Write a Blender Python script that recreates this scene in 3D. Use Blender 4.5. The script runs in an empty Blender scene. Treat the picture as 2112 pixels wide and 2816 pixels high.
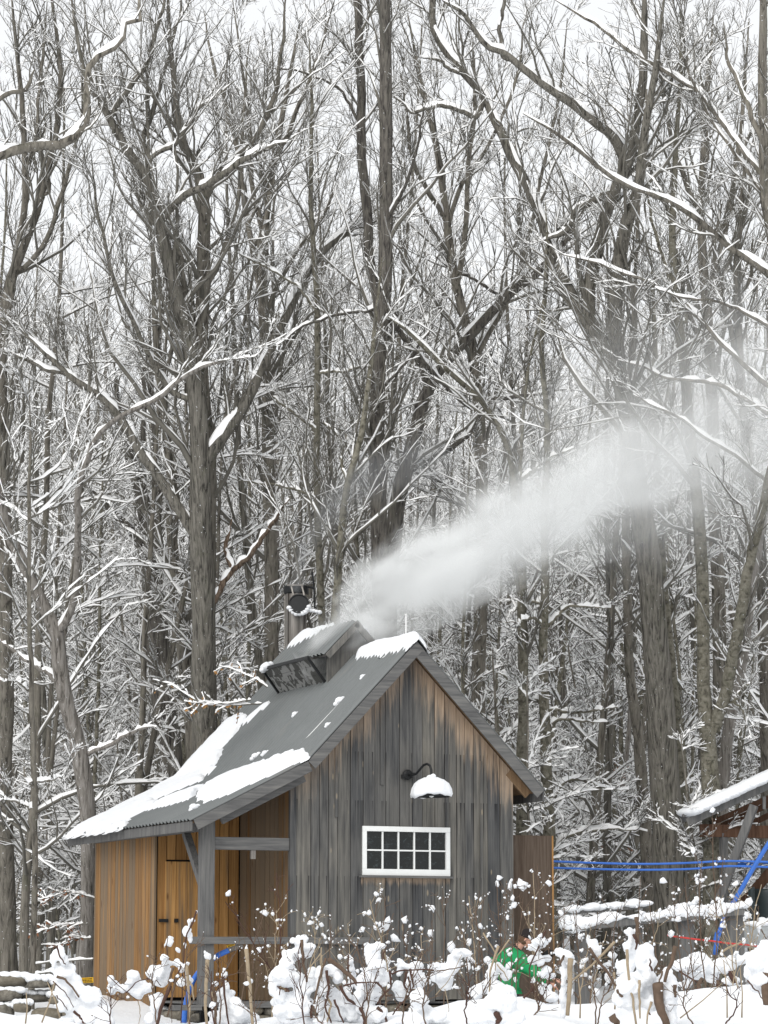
import bpy, math, random
import numpy as np
from mathutils import Vector, Matrix, noise as mnoise

SC = bpy.context.scene
COL = SC.collection
RNG = np.random.default_rng(11)
random.seed(5)

# ------------------------------------------------------------------ camera
F_PX, PITCH, YAW = 7819.15, .1574, .4147            # focal length in 2112x2816 pixels, pitch up, heading
CAM = np.array([-15.89, -39.341, .5433])
RIGHT = np.array([math.cos(YAW), -math.sin(YAW), 0.])
FWD = np.array([math.sin(YAW)*math.cos(PITCH), math.cos(YAW)*math.cos(PITCH), math.sin(PITCH)])
UPV = np.cross(RIGHT, FWD)
FWDH = np.array([math.sin(YAW), math.cos(YAW), 0.])
cam_data = bpy.data.cameras.new('camera')
cam_data.sensor_fit = 'VERTICAL'
cam_data.sensor_height = 36.0
cam_data.lens = 36.0*F_PX/2816.0
cam_data.clip_start = .5
cam_data.clip_end = 2000
cam = bpy.data.objects.new('camera', cam_data)
COL.objects.link(cam)
cam.matrix_world = Matrix(((RIGHT[0], UPV[0], -FWD[0], CAM[0]), (RIGHT[1], UPV[1], -FWD[1], CAM[1]),
                           (RIGHT[2], UPV[2], -FWD[2], CAM[2]), (0, 0, 0, 1)))
SC.camera = cam

def at(px, py, d):
    """point seen at photo pixel (px, py) at depth d metres"""
    return CAM + d*(FWD + RIGHT*((px-1056)/F_PX) - UPV*((py-1408)/F_PX))

# ------------------------------------------------------------------ world: overcast sky, weak wide sun
SUN_EL, SUN_AZ = math.radians(40), math.radians(210)
world = bpy.data.worlds.new('World'); SC.world = world
world.use_nodes = True
wt = world.node_tree
wt.nodes.clear()
wo = wt.nodes.new('ShaderNodeOutputWorld'); wb = wt.nodes.new('ShaderNodeBackground')
sky = wt.nodes.new('ShaderNodeTexSky'); sky.sky_type = 'NISHITA'; sky.sun_disc = False
sky.sun_elevation = SUN_EL; sky.sun_rotation = SUN_AZ
mixc = wt.nodes.new('ShaderNodeMix'); mixc.data_type = 'RGBA'
mixc.inputs[0].default_value = .93
mixc.inputs[7].default_value = (7.3, 7.36, 7.42, 1)          # closed cloud layer
wt.links.new(sky.outputs[0], mixc.inputs[6]); wt.links.new(mixc.outputs[2], wb.inputs[0])
wb.inputs[1].default_value = .10
wt.links.new(wb.outputs[0], wo.inputs[0])
sun_d = bpy.data.lights.new('sun', 'SUN'); sun_d.energy = 1.5; sun_d.angle = math.radians(50); sun_d.color = (1, .97, .92)
sun = bpy.data.objects.new('sun', sun_d); COL.objects.link(sun)
# the brightest part of the cloud lies behind the camera, a little to the left
sd = Vector((RIGHT*.42 + FWDH*.8 - np.array([0, 0, .76]))).normalized()
sun.rotation_euler = sd.to_track_quat('-Z', 'Y').to_euler()
SC.view_settings.view_transform = 'Standard'; SC.view_settings.look = 'None'
SC.view_settings.gamma = 1; SC.view_settings.exposure = .5
SC.view_settings.use_curve_mapping = False
SC.render.engine = 'CYCLES'
SC.cycles.max_bounces = 9; SC.cycles.diffuse_bounces = 3; SC.cycles.glossy_bounces = 2
SC.cycles.transmission_bounces = 3; SC.cycles.transparent_max_bounces = 6; SC.cycles.volume_bounces = 5
SC.cycles.volume_step_rate = 1.5; SC.cycles.volume_max_steps = 128
SC.cycles.use_denoising = True; SC.cycles.denoiser = 'OPENIMAGEDENOISE'; SC.cycles.denoising_input_passes = 'RGB_ALBEDO_NORMAL'; SC.cycles.denoising_prefilter = 'ACCURATE'
SC.cycles.caustics_reflective = False; SC.cycles.caustics_refractive = False

# ------------------------------------------------------------------ helpers: materials
class NT:
    def __init__(s, name):
        s.m = bpy.data.materials.new(name); s.m.use_nodes = True; s.t = s.m.node_tree
        s.t.nodes.clear(); s.out = s.t.nodes.new('ShaderNodeOutputMaterial')
    def n(s, typ, **kw):
        nd = s.t.nodes.new(typ)
        for k, v in kw.items(): setattr(nd, k, v)
        return nd
    def put(s, sock, v):
        if hasattr(v, 'node'): s.t.links.new(v, sock)
        elif isinstance(v, (tuple, list)) and len(v) == 3 and sock.type == 'RGBA': sock.default_value = (*v, 1)
        else: sock.default_value = v
    def math(s, op, a, b=0., c=None, clamp=False):
        nd = s.n('ShaderNodeMath', operation=op, use_clamp=clamp)
        s.put(nd.inputs[0], a); s.put(nd.inputs[1], b)
        if c is not None: s.put(nd.inputs[2], c)
        return nd.outputs[0]
    def obj(s): return s.n('ShaderNodeTexCoord').outputs['Object']
    def rand(s): return s.n('ShaderNodeObjectInfo').outputs['Random']
    def xyz(s, v):
        nd = s.n('ShaderNodeSeparateXYZ'); s.put(nd.inputs[0], v); return nd.outputs
    def vec(s, x, y, z):
        nd = s.n('ShaderNodeCombineXYZ'); s.put(nd.inputs[0], x); s.put(nd.inputs[1], y); s.put(nd.inputs[2], z); return nd.outputs[0]
    def scale(s, v, sc, off=None):
        nd = s.n('ShaderNodeVectorMath', operation='MULTIPLY'); s.put(nd.inputs[0], v); s.put(nd.inputs[1], sc)
        if off is None: return nd.outputs[0]
        n2 = s.n('ShaderNodeVectorMath', operation='ADD'); s.put(n2.inputs[0], nd.outputs[0]); s.put(n2.inputs[1], off); return n2.outputs[0]
    def noise(s, v, sc=1., det=3., rough=.55, dist=0.):
        nd = s.n('ShaderNodeTexNoise'); s.put(nd.inputs['Vector'], v); nd.inputs['Scale'].default_value = sc
        nd.inputs['Detail'].default_value = det; nd.inputs['Roughness'].default_value = rough; nd.inputs['Distortion'].default_value = dist
        return nd.outputs['Fac']
    def ramp(s, fac, stops, interp='LINEAR'):
        nd = s.n('ShaderNodeValToRGB'); s.put(nd.inputs[0], fac); cr = nd.color_ramp; cr.interpolation = interp
        while len(cr.elements) < len(stops): cr.elements.new(.5)
        for e, (p, c) in zip(cr.elements, stops):
            e.position = p; e.color = (*c, 1) if not isinstance(c, (int, float)) else (c, c, c, 1)
        return nd.outputs[0]
    def sstep(s, v, a, b):
        nd = s.n('ShaderNodeMapRange', interpolation_type='SMOOTHSTEP'); s.put(nd.inputs[0], v)
        nd.inputs[1].default_value = a; nd.inputs[2].default_value = b; return nd.outputs[0]
    def mix(s, f, a, b, mode='MIX'):
        nd = s.n('ShaderNodeMix', data_type='RGBA', blend_type=mode); s.put(nd.inputs[0], f); s.put(nd.inputs[6], a); s.put(nd.inputs[7], b); return nd.outputs[2]
    def bump(s, h, st=.4, d=.02):
        nd = s.n('ShaderNodeBump'); s.put(nd.inputs['Height'], h); nd.inputs['Strength'].default_value = st; nd.inputs['Distance'].default_value = d
        return nd.outputs[0]
    def bsdf(s, col, rough=.8, metal=0., spec=.3, normal=None, **kw):
        b = s.n('ShaderNodeBsdfPrincipled'); s.put(b.inputs['Base Color'], col); s.put(b.inputs['Roughness'], rough)
        b.inputs['Metallic'].default_value = metal; b.inputs['Specular IOR Level'].default_value = spec
        if normal is not None: s.put(b.inputs['Normal'], normal)
        for k, v in kw.items(): s.put(b.inputs[k], v)
        s.t.links.new(b.outputs[0], s.out.inputs[0]); return b

def plain(name, col, rough=.7, metal=0., spec=.3, var=.25, sc=20.):
    m = NT(name); o = m.obj(); n = m.noise(o, sc, 4)
    m.bsdf(m.mix(n, tuple(c*(1-var) for c in col), tuple(min(1, c*(1+var)) for c in col)), rough, metal, spec, m.bump(n, .15, .005))
    return m.m

def mat_snow(name, fine=60.):
    m = NT(name); o = m.obj()
    n1 = m.noise(o, 5., 4); n2 = m.noise(o, fine, 2)
    h = m.math('ADD', n1, m.math('MULTIPLY', n2, .25))
    m.bsdf(m.mix(n1, (.76, .785, .82), (.84, .85, .865)), .75, 0, .2, m.bump(h, .6, .04))
    return m.m
M_SNOW = mat_snow('snow')
M_TSNOW = NT('branch_snow'); M_TSNOW.bsdf((.93, .935, .94), .8, 0, .1); M_TSNOW = M_TSNOW.m

def mat_bark(name, c0, c1, c2, sx=26., sz=2.2, moss=.0, flecks=.0, bands=False):
    m = NT(name); o = m.obj(); r = m.rand()
    off = m.vec(m.math('MULTIPLY', r, 37.), m.math('MULTIPLY', r, 11.), m.math('MULTIPLY', r, 53.))
    v = m.scale(o, (sx, sx, sz), off)
    n = m.noise(v, 1., 5, .65, .5); big = m.noise(m.scale(o, (2.5, 2.5, .8), off), 1., 3)
    col = m.ramp(n, [(.36, tuple(c*.6 for c in c0)), (.47, c1), (.64, c2)])
    if bands:
        nb = m.noise(m.scale(o, (3., 3., 30.), off), 1., 2); col = m.mix(m.math('MULTIPLY', m.sstep(nb, .55, .7), .6), col, c2)
    col = m.mix(m.math('MULTIPLY', big, .5), col, m.mix(.5, col, (.16, .155, .138)))
    col = m.mix(m.sstep(r, 0., 1.), m.mix(.25, col, (.05, .048, .044)), col)
    if moss: col = m.mix(m.math('MULTIPLY', m.sstep(m.noise(m.scale(o, (7., 7., 4.), off), 1., 4), .55, .68), moss), col, (.10, .105, .07))
    nf = m.noise(m.scale(o, (34., 34., 24.), off), 1., 2)
    col = m.mix(m.sstep(nf, .72-flecks*.4, .74-flecks*.4), col, (.84, .86, .9))
    m.bsdf(col, .92, 0, .1, m.bump(n, 1., .05))
    return m.m
M_OAK = mat_bark('furrowed_bark', (.051, .046, .041), (.161, .151, .130), (.278, .260, .226), 24, 1.5, .25)
M_GREYBARK = mat_bark('grey_bark', (.082, .074, .064), (.185, .169, .143), (.285, .263, .224), 16, 2.5, .35)
M_SMOOTH = mat_bark('smooth_mottled_bark', (.089, .080, .059), (.176, .164, .125), (.295, .278, .226), 12, 9., .3, .01, True)
M_PALE = mat_bark('pale_peeling_bark', (.091, .081, .071), (.226, .206, .185), (.327, .307, .286), 20, 2., .1)
M_DARKBARK = mat_bark('dark_bark', (.041, .035, .035), (.112, .102, .092), (.200, .185, .160), 22, 2., .15)
M_DEAD = mat_bark('bare_dead_wood', (.07, .04, .025), (.17, .115, .08), (.27, .21, .16), 30, 1.5, 0, .0)
def mat_twig():
    m = NT('twig'); r = m.rand(); n = m.noise(m.obj(), 3., 2)
    m.bsdf(m.mix(n, (.09, .085, .074), (.2, .19, .165)), .9, 0, .1); return m.m
M_TWIG = mat_twig()

# ------------------------------------------------------------------ helpers: meshes
def mesh_np(name, V, quads=None, tris=None, mats=(), midx=None, smooth=False):
    me = bpy.data.meshes.new(name); V = np.asarray(V, np.float32)
    me.vertices.add(len(V)); me.vertices.foreach_set('co', V.ravel())
    idx, st, n = [], [], 0
    for a, k in ((quads, 4), (tris, 3)):
        if a is not None and len(a):
            a = np.asarray(a, np.int32); idx.append(a.ravel()); st.append(n+np.arange(len(a))*k); n += a.size
    idx = np.concatenate(idx).astype(np.int32); st = np.concatenate(st).astype(np.int32)
    me.loops.add(len(idx)); me.loops.foreach_set('vertex_index', idx)
    me.polygons.add(len(st)); me.polygons.foreach_set('loop_start', st)
    for m in mats: me.materials.append(m)
    if midx is not None: me.polygons.foreach_set('material_index', np.asarray(midx, np.int32))
    me.polygons.foreach_set('use_smooth', np.full(len(st), bool(smooth)))
    me.update(calc_edges=True); me.validate()
    return me

def put(name, me, parent=None, kind=None, label=None):
    o = bpy.data.objects.new(name, me); COL.objects.link(o)
    if parent is not None: o.parent = parent
    if kind: o['kind'] = kind
    if label: o['label'] = label
    return o
def tag(o, label, cat, group=None):
    o['label'] = label; o['category'] = cat
    if group: o['group'] = group
    return o
def thing(name, label, cat, loc=(0, 0, 0), group=None):
    o = bpy.data.objects.new(name, None); COL.objects.link(o); o.location = Vector(loc); o.empty_display_size = .2
    return tag(o, label, cat, group)
def parent_keep(o, p):
    """parent o (built in world coordinates) under p by moving its mesh into p's frame"""
    o.parent = p; return o

class MB:
    """collects simple solids for one mesh"""
    def __init__(s): s.v = []; s.f = []; s.mi = []
    def add(s, V, Fc, mi=0):
        b = len(s.v); s.v += [tuple(map(float, p)) for p in V]; s.f += [tuple(b+i for i in f) for f in Fc]; s.mi += [mi]*len(Fc); return s
    def hexa(s, P, mi=0):   # 8 points: bottom ring 0-3, top ring 4-7
        return s.add(P, [(3, 2, 1, 0), (4, 5, 6, 7), (0, 1, 5, 4), (1, 2, 6, 5), (2, 3, 7, 6), (3, 0, 4, 7)], mi)
    def box(s, x0, x1, y0, y1, z0, z1, mi=0):
        return s.hexa([(x0, y0, z0), (x1, y0, z0), (x1, y1, z0), (x0, y1, z0), (x0, y0, z1), (x1, y0, z1), (x1, y1, z1), (x0, y1, z1)], mi)
    def prism(s, poly, y0, y1, mi=0):   # poly in (x,z), extruded along y
        n = len(poly)
        return s.add([(x, y0, z) for x, z in poly]+[(x, y1, z) for x, z in poly],
                     [tuple(range(n)), tuple(range(2*n-1, n-1, -1))]+[(i, i+n, (i+1) % n+n, (i+1) % n) for i in range(n)], mi)
    def bar(s, p, q, w, h, up=(0, 0, 1), mi=0):
        p, q = Vector(p), Vector(q); t = (q-p).normalized(); sd_ = t.cross(Vector(up)).normalized(); u = sd_.cross(t)
        a, b = sd_*(w/2), u*(h/2)
        return s.hexa([p-a-b, p+a-b, p+a+b, p-a+b, q-a-b, q+a-b, q+a+b, q-a+b], mi)
    def tube(s, pts, r, n=10, caps=True, mi=0):
        pts = [Vector(p) for p in pts]; r = [r]*len(pts) if isinstance(r, (int, float)) else r
        t0 = (pts[1]-pts[0]).normalized(); ref = t0.orthogonal().normalized(); V = []
        for i, p in enumerate(pts):
            t = (pts[min(i+1, len(pts)-1)]-pts[max(i-1, 0)]).normalized()
            ref = (ref-t*ref.dot(t)).normalized(); b = t.cross(ref)
            V += [p+(ref*math.cos(2*math.pi*k/n)+b*math.sin(2*math.pi*k/n))*r[i] for k in range(n)]
        Fc = [(i*n+k, i*n+(k+1) % n, (i+1)*n+(k+1) % n, (i+1)*n+k) for i in range(len(pts)-1) for k in range(n)]
        if caps: Fc += [tuple(range(n-1, -1, -1)), tuple((len(pts)-1)*n+k for k in range(n))]
        return s.add(V, Fc, mi)
    def lathe(s, prof, c=(0, 0, 0), n=24, M=None, mi=0):
        V = []
        for r, z in prof:
            for k in range(n):
                p = Vector((r*math.cos(2*math.pi*k/n), r*math.sin(2*math.pi*k/n), z))
                V.append((M @ p if M else p)+Vector(c))
        return s.add(V, [(i*n+k, i*n+(k+1) % n, (i+1)*n+(k+1) % n, (i+1)*n+k) for i in range(len(prof)-1) for k in range(n)], mi)
    def build(s, name, mats, parent=None, kind=None, smooth=False, bevel=0., label=None):
        me = bpy.data.meshes.new(name); off = Vector((0, 0, 0))
        if parent is not None: off = world_loc(parent)
        me.from_pydata([tuple(Vector(p)-off) for p in s.v], [], s.f)
        for m in (mats if isinstance(mats, (list, tuple)) else [mats]): me.materials.append(m)
        me.polygons.foreach_set('material_index', s.mi)
        me.polygons.foreach_set('use_smooth', [smooth]*len(s.f)); me.update()
        o = put(name, me, parent, kind, label)
        if bevel:
            b = o.modifiers.new('edge', 'BEVEL'); b.width = bevel; b.segments = 2; b.limit_method = 'ANGLE'
        return o
def world_loc(o):
    v = Vector((0, 0, 0))
    while o is not None: v = v+o.location; o = o.parent
    return v

def ico(sub):
    import bmesh
    bm = bmesh.new(); bmesh.ops.create_icosphere(bm, subdivisions=sub, radius=1.)
    V = np.array([v.co[:] for v in bm.verts]); T = np.array([[v.index for v in f.verts] for f in bm.faces]); bm.free(); return V, T
ICO1, ICO2, ICO3 = ico(1), ico(2), ico(3)
def lump(P, freq, amp, seed):
    """smooth pseudo-random field at points P (N,3)"""
    P = np.asarray(P)*freq+seed*7.3
    a = np.sin(P[:, 0]*1.3+1.7*np.sin(P[:, 1]*.9+seed))+np.sin(P[:, 1]*1.7+1.3*np.sin(P[:, 2]*1.1))+np.sin(P[:, 2]*1.5+1.9*np.sin(P[:, 0]*.8))
    b = np.sin(P[:, 0]*3.1+P[:, 1]*2.3+seed)+np.sin(P[:, 2]*3.7-P[:, 0]*1.9)
    return amp*(a/3+b*.22)
def blobs_mesh(name, blobs, mat, origin=(0, 0, 0), sub=ICO2, freq=9., amp=.16, seed=0., voxel=0.):
    """blobs: list of (centre, (rx,ry,rz)) in world; one snow mass"""
    Vs, Ts, b = [], [], 0
    for i, (c, r) in enumerate(blobs):
        V = sub[0]*np.asarray(r); k = lump(V+np.asarray(c), freq, amp, seed+i*.37)
        V = V*(1+k)[:, None]+np.asarray(c)-np.asarray(origin)
        Vs.append(V); Ts.append(sub[1]+b); b += len(V)
    return mesh_np(name, np.concatenate(Vs), None, np.concatenate(Ts), [mat], smooth=True)

# ------------------------------------------------------------------ ground
CREST = [(-700, 2800), (0, 2792), (150, 2795), (300, 2812), (600, 2806), (1000, 2800), (1180, 2775), (1330, 2740), (1450, 2745), (1600, 2770), (1800, 2735), (1900, 2722), (2060, 2722), (2112, 2715), (2900, 2720)]
CX = np.array([(p[0]-1056)/F_PX*21 for p in CREST]); CZ = np.array([CAM[2]-(p[1]-2649)*21/F_PX for p in CREST])
def terrain(x, y):
    x = np.asarray(x, float); y = np.asarray(y, float)
    d = (x-CAM[0])*FWDH[0]+(y-CAM[1])*FWDH[1]; l = (x-CAM[0])*RIGHT[0]+(y-CAM[1])*RIGHT[1]
    base = np.interp(d, [-20, 12, 26, 32, 41, 46, 52, 70, 120, 200, 420], [-1.2, -1.1, -.4, -.42, -.4, .02, .12, .3, 1.6, 5., 22.])
    cz = np.interp(l, CX, CZ); w = np.exp(-((d-21)/np.where(d < 21, 3.2, 3.6))**2)
    z = base+(cz-base)*w
    z = z+.05*np.sin(x*1.7+1.1*np.sin(y*.9))*np.sin(y*1.3+.6)+.025*np.sin(x*4.1+y*2.7)+.015*np.sin(x*9.3-y*7.7)
    return z
def tz(p): return float(terrain(p[0], p[1]))
_d = np.concatenate([np.arange(-20, 14, 2.), np.arange(14, 30, .16), np.arange(30, 60, .5), np.arange(60, 130, 2.5), np.arange(130, 262, 12.)])
_l = np.concatenate([np.arange(-88, -24, 8.), np.arange(-24, -6, 1.), np.arange(-6, 8, .16), np.arange(8, 24, 1.), np.arange(24, 90, 8.)])
_D, _L = np.meshgrid(_d, _l, indexing='ij')
_X = CAM[0]+FWDH[0]*_D+RIGHT[0]*_L; _Y = CAM[1]+FWDH[1]*_D+RIGHT[1]*_L
_V = np.stack([_X, _Y, terrain(_X, _Y)], -1).reshape(-1, 3)
_i = np.arange(len(_d)-1)[:, None]*len(_l)+np.arange(len(_l)-1)[None, :]
_Q = np.stack([_i, _i+1, _i+1+len(_l), _i+len(_l)], -1).reshape(-1, 4)[:, ::-1]
g = put('snowy_ground', mesh_np('snowy_ground', _V, _Q, None, [M_SNOW], smooth=True)); g['kind'] = 'structure'
# ================================================================== the sugar house
W, XR, HR, OV = 3.6, 1.8275, 5.3589, .3125
XK, ZK, XL, ZL, XT, ZT = .0551, 3.5007, -1.7547, 2.5937, 3.9702, 3.1674
DEP = 5.36
MS = (HR-ZK)/(XR-XK); ML = (ZK-ZL)/(XK-XL)
def roof_z(x):
    x = np.asarray(x, float)
    return np.where(x > XR, HR-(x-XR)*(HR-ZT)/(XT-XR), np.where(x > XK, HR-(XR-x)*MS, ZK-(XK-x)*ML))

def mat_front_wood():
    m = NT('weathered_board'); o = m.obj(); r = m.rand(); X, Y, Z = m.xyz(o)
    off = m.vec(m.math('MULTIPLY', r, 17.), 0., m.math('MULTIPLY', r, 9.))
    grain = m.noise(m.scale(o, (70., 70., 2.2), off), 1., 4, .6, .3)
    streak = m.noise(m.scale(o, (17., 17., .9), off), 1., 5, .62)
    broad = m.noise(m.scale(o, (2.2, 2.2, 1.0), off), 1., 3)
    col = m.ramp(streak, [(.28, (.04, .041, .043)), (.44, (.092, .092, .091)), (.58, (.138, .136, .13)), (.75, (.225, .215, .2))])
    col = m.mix(m.math('MULTIPLY', grain, .7), col, m.mix(.6, col, (.03, .03, .032)))
    col = m.mix(m.sstep(broad, .4, .75), col, m.mix(.4, col, (.19, .18, .16)))
    col = m.mix(1., col, m.ramp(r, [(0., (.72, .74, .78)), (.5, (1., 1., 1.)), (1., (1.35, 1.3, 1.2))]), 'MULTIPLY')
    # dark runs that start at the three rows of nails
    run = m.noise(m.scale(o, (38., 38., .15), off), 1., 1)
    dark = 0.
    for z, ln in ((3.69, .75), (2.958, .6), (1.827, .7)):
        t = m.math('DIVIDE', m.math('SUBTRACT', z, Z), ln)
        k = m.math('MULTIPLY', m.math('GREATER_THAN', t, 0.), m.math('SUBTRACT', 1., t, clamp=True))
        dark = k if dark == 0. else m.math('MAXIMUM', dark, k)
    dark = m.math('MULTIPLY', m.sstep(run, .57, .66), m.math('MULTIPLY', dark, .8))
    col = m.mix(dark, col, (.014, .014, .016))
    # boards kept fresh under the rake and below the sill
    h = m.math('SUBTRACT', Z, m.math('SUBTRACT', HR, m.math('MULTIPLY', m.math('ABSOLUTE', m.math('SUBTRACT', X, XR)), MS)))
    h = m.math('ADD', h, m.math('MULTIPLY', m.math('SUBTRACT', streak, .5), 1.8))
    h = m.math('ADD', h, m.math('MULTIPLY', m.math('SUBTRACT', broad, .5), .9))
    side = m.ramp(m.math('DIVIDE', X, 3.6), [(0., .3), (.2, .75), (.45, .85), (.52, .5), (.6, 1.), (1., 1.)])
    fr = m.math('MULTIPLY', m.sstep(h, -.8, -.05), side)
    sill = m.math('MULTIPLY', m.sstep(m.math('ADD', Z, m.math('MULTIPLY', streak, .35)), 1.86, 1.98), m.math('LESS_THAN', Z, 1.84))
    sill = m.math('MULTIPLY', sill, m.math('MULTIPLY', m.math('GREATER_THAN', X, 1.05), m.math('LESS_THAN', X, 2.52)))
    fr = m.math('MAXIMUM', fr, m.math('MULTIPLY', sill, .7))
    fresh = m.ramp(grain, [(.3, (.3, .215, .145)), (.7, (.54, .41, .3))])
    col = m.mix(m.math('MULTIPLY', fr, .92), col, fresh)
    vo = m.n('ShaderNodeTexVoronoi'); m.put(vo.inputs['Vector'], m.scale(o, (5.5, 5.5, 1.7), off)); vo.inputs['Scale'].default_value = 1.
    knot = m.sstep(vo.outputs['Distance'], .11, .05)
    col = m.mix(m.math('MULTIPLY', knot, .7), col, m.mix(fr, (.30, .25, .18), (.16, .075, .03)))
    m.bsdf(col, .88, 0, .15, m.bump(m.math('ADD', grain, streak), .5, .008)); return m.m
M_FRONT = mat_front_wood()

def mat_pine(name, fresh=.75, dark=1.):
    m = NT(name); o = m.obj(); r = m.rand()
    off = m.vec(m.math('MULTIPLY', r, 23.), m.math('MULTIPLY', r, 5.), m.math('MULTIPLY', r, 9.))
    grain = m.noise(m.scale(o, (60., 60., 1.6), off), 1., 4, .6, .4); streak = m.noise(m.scale(o, (22., 22., .5), off), 1., 4, .65)
    broad = m.noise(m.scale(o, (3., 3., .5), off), 1., 2)
    a = m.ramp(grain, [(.3, tuple(dark*c for c in (.29, .145, .048))), (.7, tuple(dark*c for c in (.5, .285, .11)))])
    a = m.mix(1., a, m.ramp(r, [(0., (.55, .52, .48)), (.5, (1., 1., 1.)), (1., (1.2, 1.2, 1.12))]), 'MULTIPLY')
    w = m.math('ADD', m.math('MULTIPLY', streak, .7), m.math('MULTIPLY', broad, .5))
    w = m.math('ADD', w, m.math('MULTIPLY', m.math('SUBTRACT', r, .5), .3))
    col = m.mix(m.math('MULTIPLY', m.sstep(w, fresh-.16, fresh+.06), .8), a, (.13, .11, .085))
    vo = m.n('ShaderNodeTexVoronoi'); m.put(vo.inputs['Vector'], m.scale(o, (5., 5., 1.5), off)); vo.inputs['Scale'].default_value = 1.
    col = m.mix(m.math('MULTIPLY', m.sstep(vo.outputs['Distance'], .13, .04), .75), col, (.09, .035, .012))
    m.bsdf(col, .75, 0, .2, m.bump(grain, .35, .006)); return m.m
M_PINE = mat_pine('golden_pine_board', .585); M_PINE2 = mat_pine('sheltered_pine_board', .78, 1.05); M_OLDPINE = mat_pine('browned_pine_board', .5, .72)

def mat_timber(name, c0, c1, c2, a=(38., 38., 2.4)):
    m = NT(name); o = m.obj(); r = m.rand(); off = m.vec(m.math('MULTIPLY', r, 31.), m.math('MULTIPLY', r, 17.), m.math('MULTIPLY', r, 7.))
    n = m.noise(m.scale(o, tuple(c*.35 for c in a), off), 1., 5, .65, .8); g2 = m.noise(m.scale(o, a, off), 1., 4)
    f = m.math('ADD', m.math('MULTIPLY', n, .6), m.math('MULTIPLY', g2, .4))
    col = m.ramp(f, [(.3, c0), (.5, c1), (.7, c2)])
    m.bsdf(col, .88, 0, .15, m.bump(f, .5, .008)); return m.m
M_TIMBER = mat_timber('grey_timber', (.06, .06, .062), (.125, .124, .122), (.19, .185, .175))
M_TIMBERX = mat_timber('grey_timber_level', (.06, .06, .062), (.125, .124, .122), (.19, .185, .175), (2.4, 38., 38.))
M_SOFFIT = mat_timber('soffit_wood', (.14, .085, .045), (.22, .145, .085), (.3, .2, .12))
M_REDWOOD = mat_timber('brown_timber', (.05, .028, .018), (.1, .055, .036), (.15, .09, .06))
M_PLY = mat_timber('stained_plywood', (.055, .038, .028), (.1, .075, .058), (.15, .12, .095))
M_CUPW = mat_timber('grey_cupola_board', (.07, .07, .068), (.16, .155, .145), (.24, .225, .2))
def mat_roof():
    m = NT('painted_steel'); o = m.obj(); r = m.rand(); X, Y, Z = m.xyz(o); n = m.noise(o, 3., 4); f = m.noise(m.scale(o, (2., 40., 2.)), 1., 3)
    col = m.mix(n, (.125, .137, .138), (.185, .196, .197)); col = m.mix(m.math('MULTIPLY', f, .3), col, (.1, .108, .11))
    col = m.mix(m.math('MULTIPLY', r, .12), col, (.25, .255, .255))
    ph = m.math('FRACT', m.math('DIVIDE', m.math('SUBTRACT', Y, Y0-.02-.152*20), .152))               # rib shade painted into the colour: dark band along every corrugation valley
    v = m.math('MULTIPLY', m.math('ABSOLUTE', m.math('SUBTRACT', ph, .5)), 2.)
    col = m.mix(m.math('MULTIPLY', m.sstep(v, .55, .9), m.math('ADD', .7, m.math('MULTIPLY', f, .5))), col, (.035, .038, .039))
    rst = m.noise(m.scale(o, (1.2, 9., 1.2)), 1., 3); col = m.mix(m.math('MULTIPLY', m.sstep(rst, .6, .75), .35), col, (.2, .19, .175))
    m.bsdf(col, m.math('ADD', .42, m.math('MULTIPLY', n, .2)), .1, .35, m.bump(n, .1, .01)); return m.m
Y0 = -OV
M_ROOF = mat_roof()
M_DARK = plain('dark_interior', (.012, .012, .012), .95)
M_BLACK = plain('black_iron', (.016, .017, .018), .5, .2)
M_WHITE = plain('white_paint', (.74, .75, .74), .55, 0, .3, .06, 9.)
M_STEEL = None
def mat_steel():
    m = NT('stained_steel'); o = m.obj(); n = m.noise(m.scale(o, (16., 16., 1.2)), 1., 4, .6); n2 = m.noise(o, 4., 3)
    col = m.ramp(n, [(.3, (.09, .09, .085)), (.55, (.24, .235, .225)), (.75, (.42, .4, .37))])
    m.bsdf(m.mix(m.math('MULTIPLY', n2, .5), col, (.16, .12, .09)), .5, .55, .4, m.bump(n, .1, .01)); return m.m
M_STEEL = mat_steel()
def mat_glass():
    m = NT('window_glass'); o = m.obj(); r = m.rand(); n = m.noise(o, 2.2, 2); s_ = m.noise(m.scale(o, (9., 9., 14.), m.vec(m.math('MULTIPLY', r, 9.), 0., 0.)), 1., 4, .6, 1.5)
    m.bsdf(m.mix(m.sstep(s_, .54, .7), (.006, .008, .008), (.03, .04, .042)), .06, 0, .42, m.bump(n, .5, .08)); return m.m
M_GLASS = mat_glass()
def mat_stone():
    m = NT('fieldstone'); o = m.obj(); r = m.rand(); n = m.noise(o, 14., 5, .65)
    col = m.ramp(n, [(.3, (.06, .055, .048)), (.55, (.15, .14, .12)), (.75, (.27, .25, .22))])
    col = m.mix(r, col, m.mix(.5, col, (.2, .17, .12))); m.bsdf(col, .9, 0, .2, m.bump(n, .6, .02)); return m.m
M_STONE = mat_stone()

house = thing('sugar_house', 'weathered board sugar house with steep grey metal roof, open porch and steaming cupola', 'sugar house')

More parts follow.
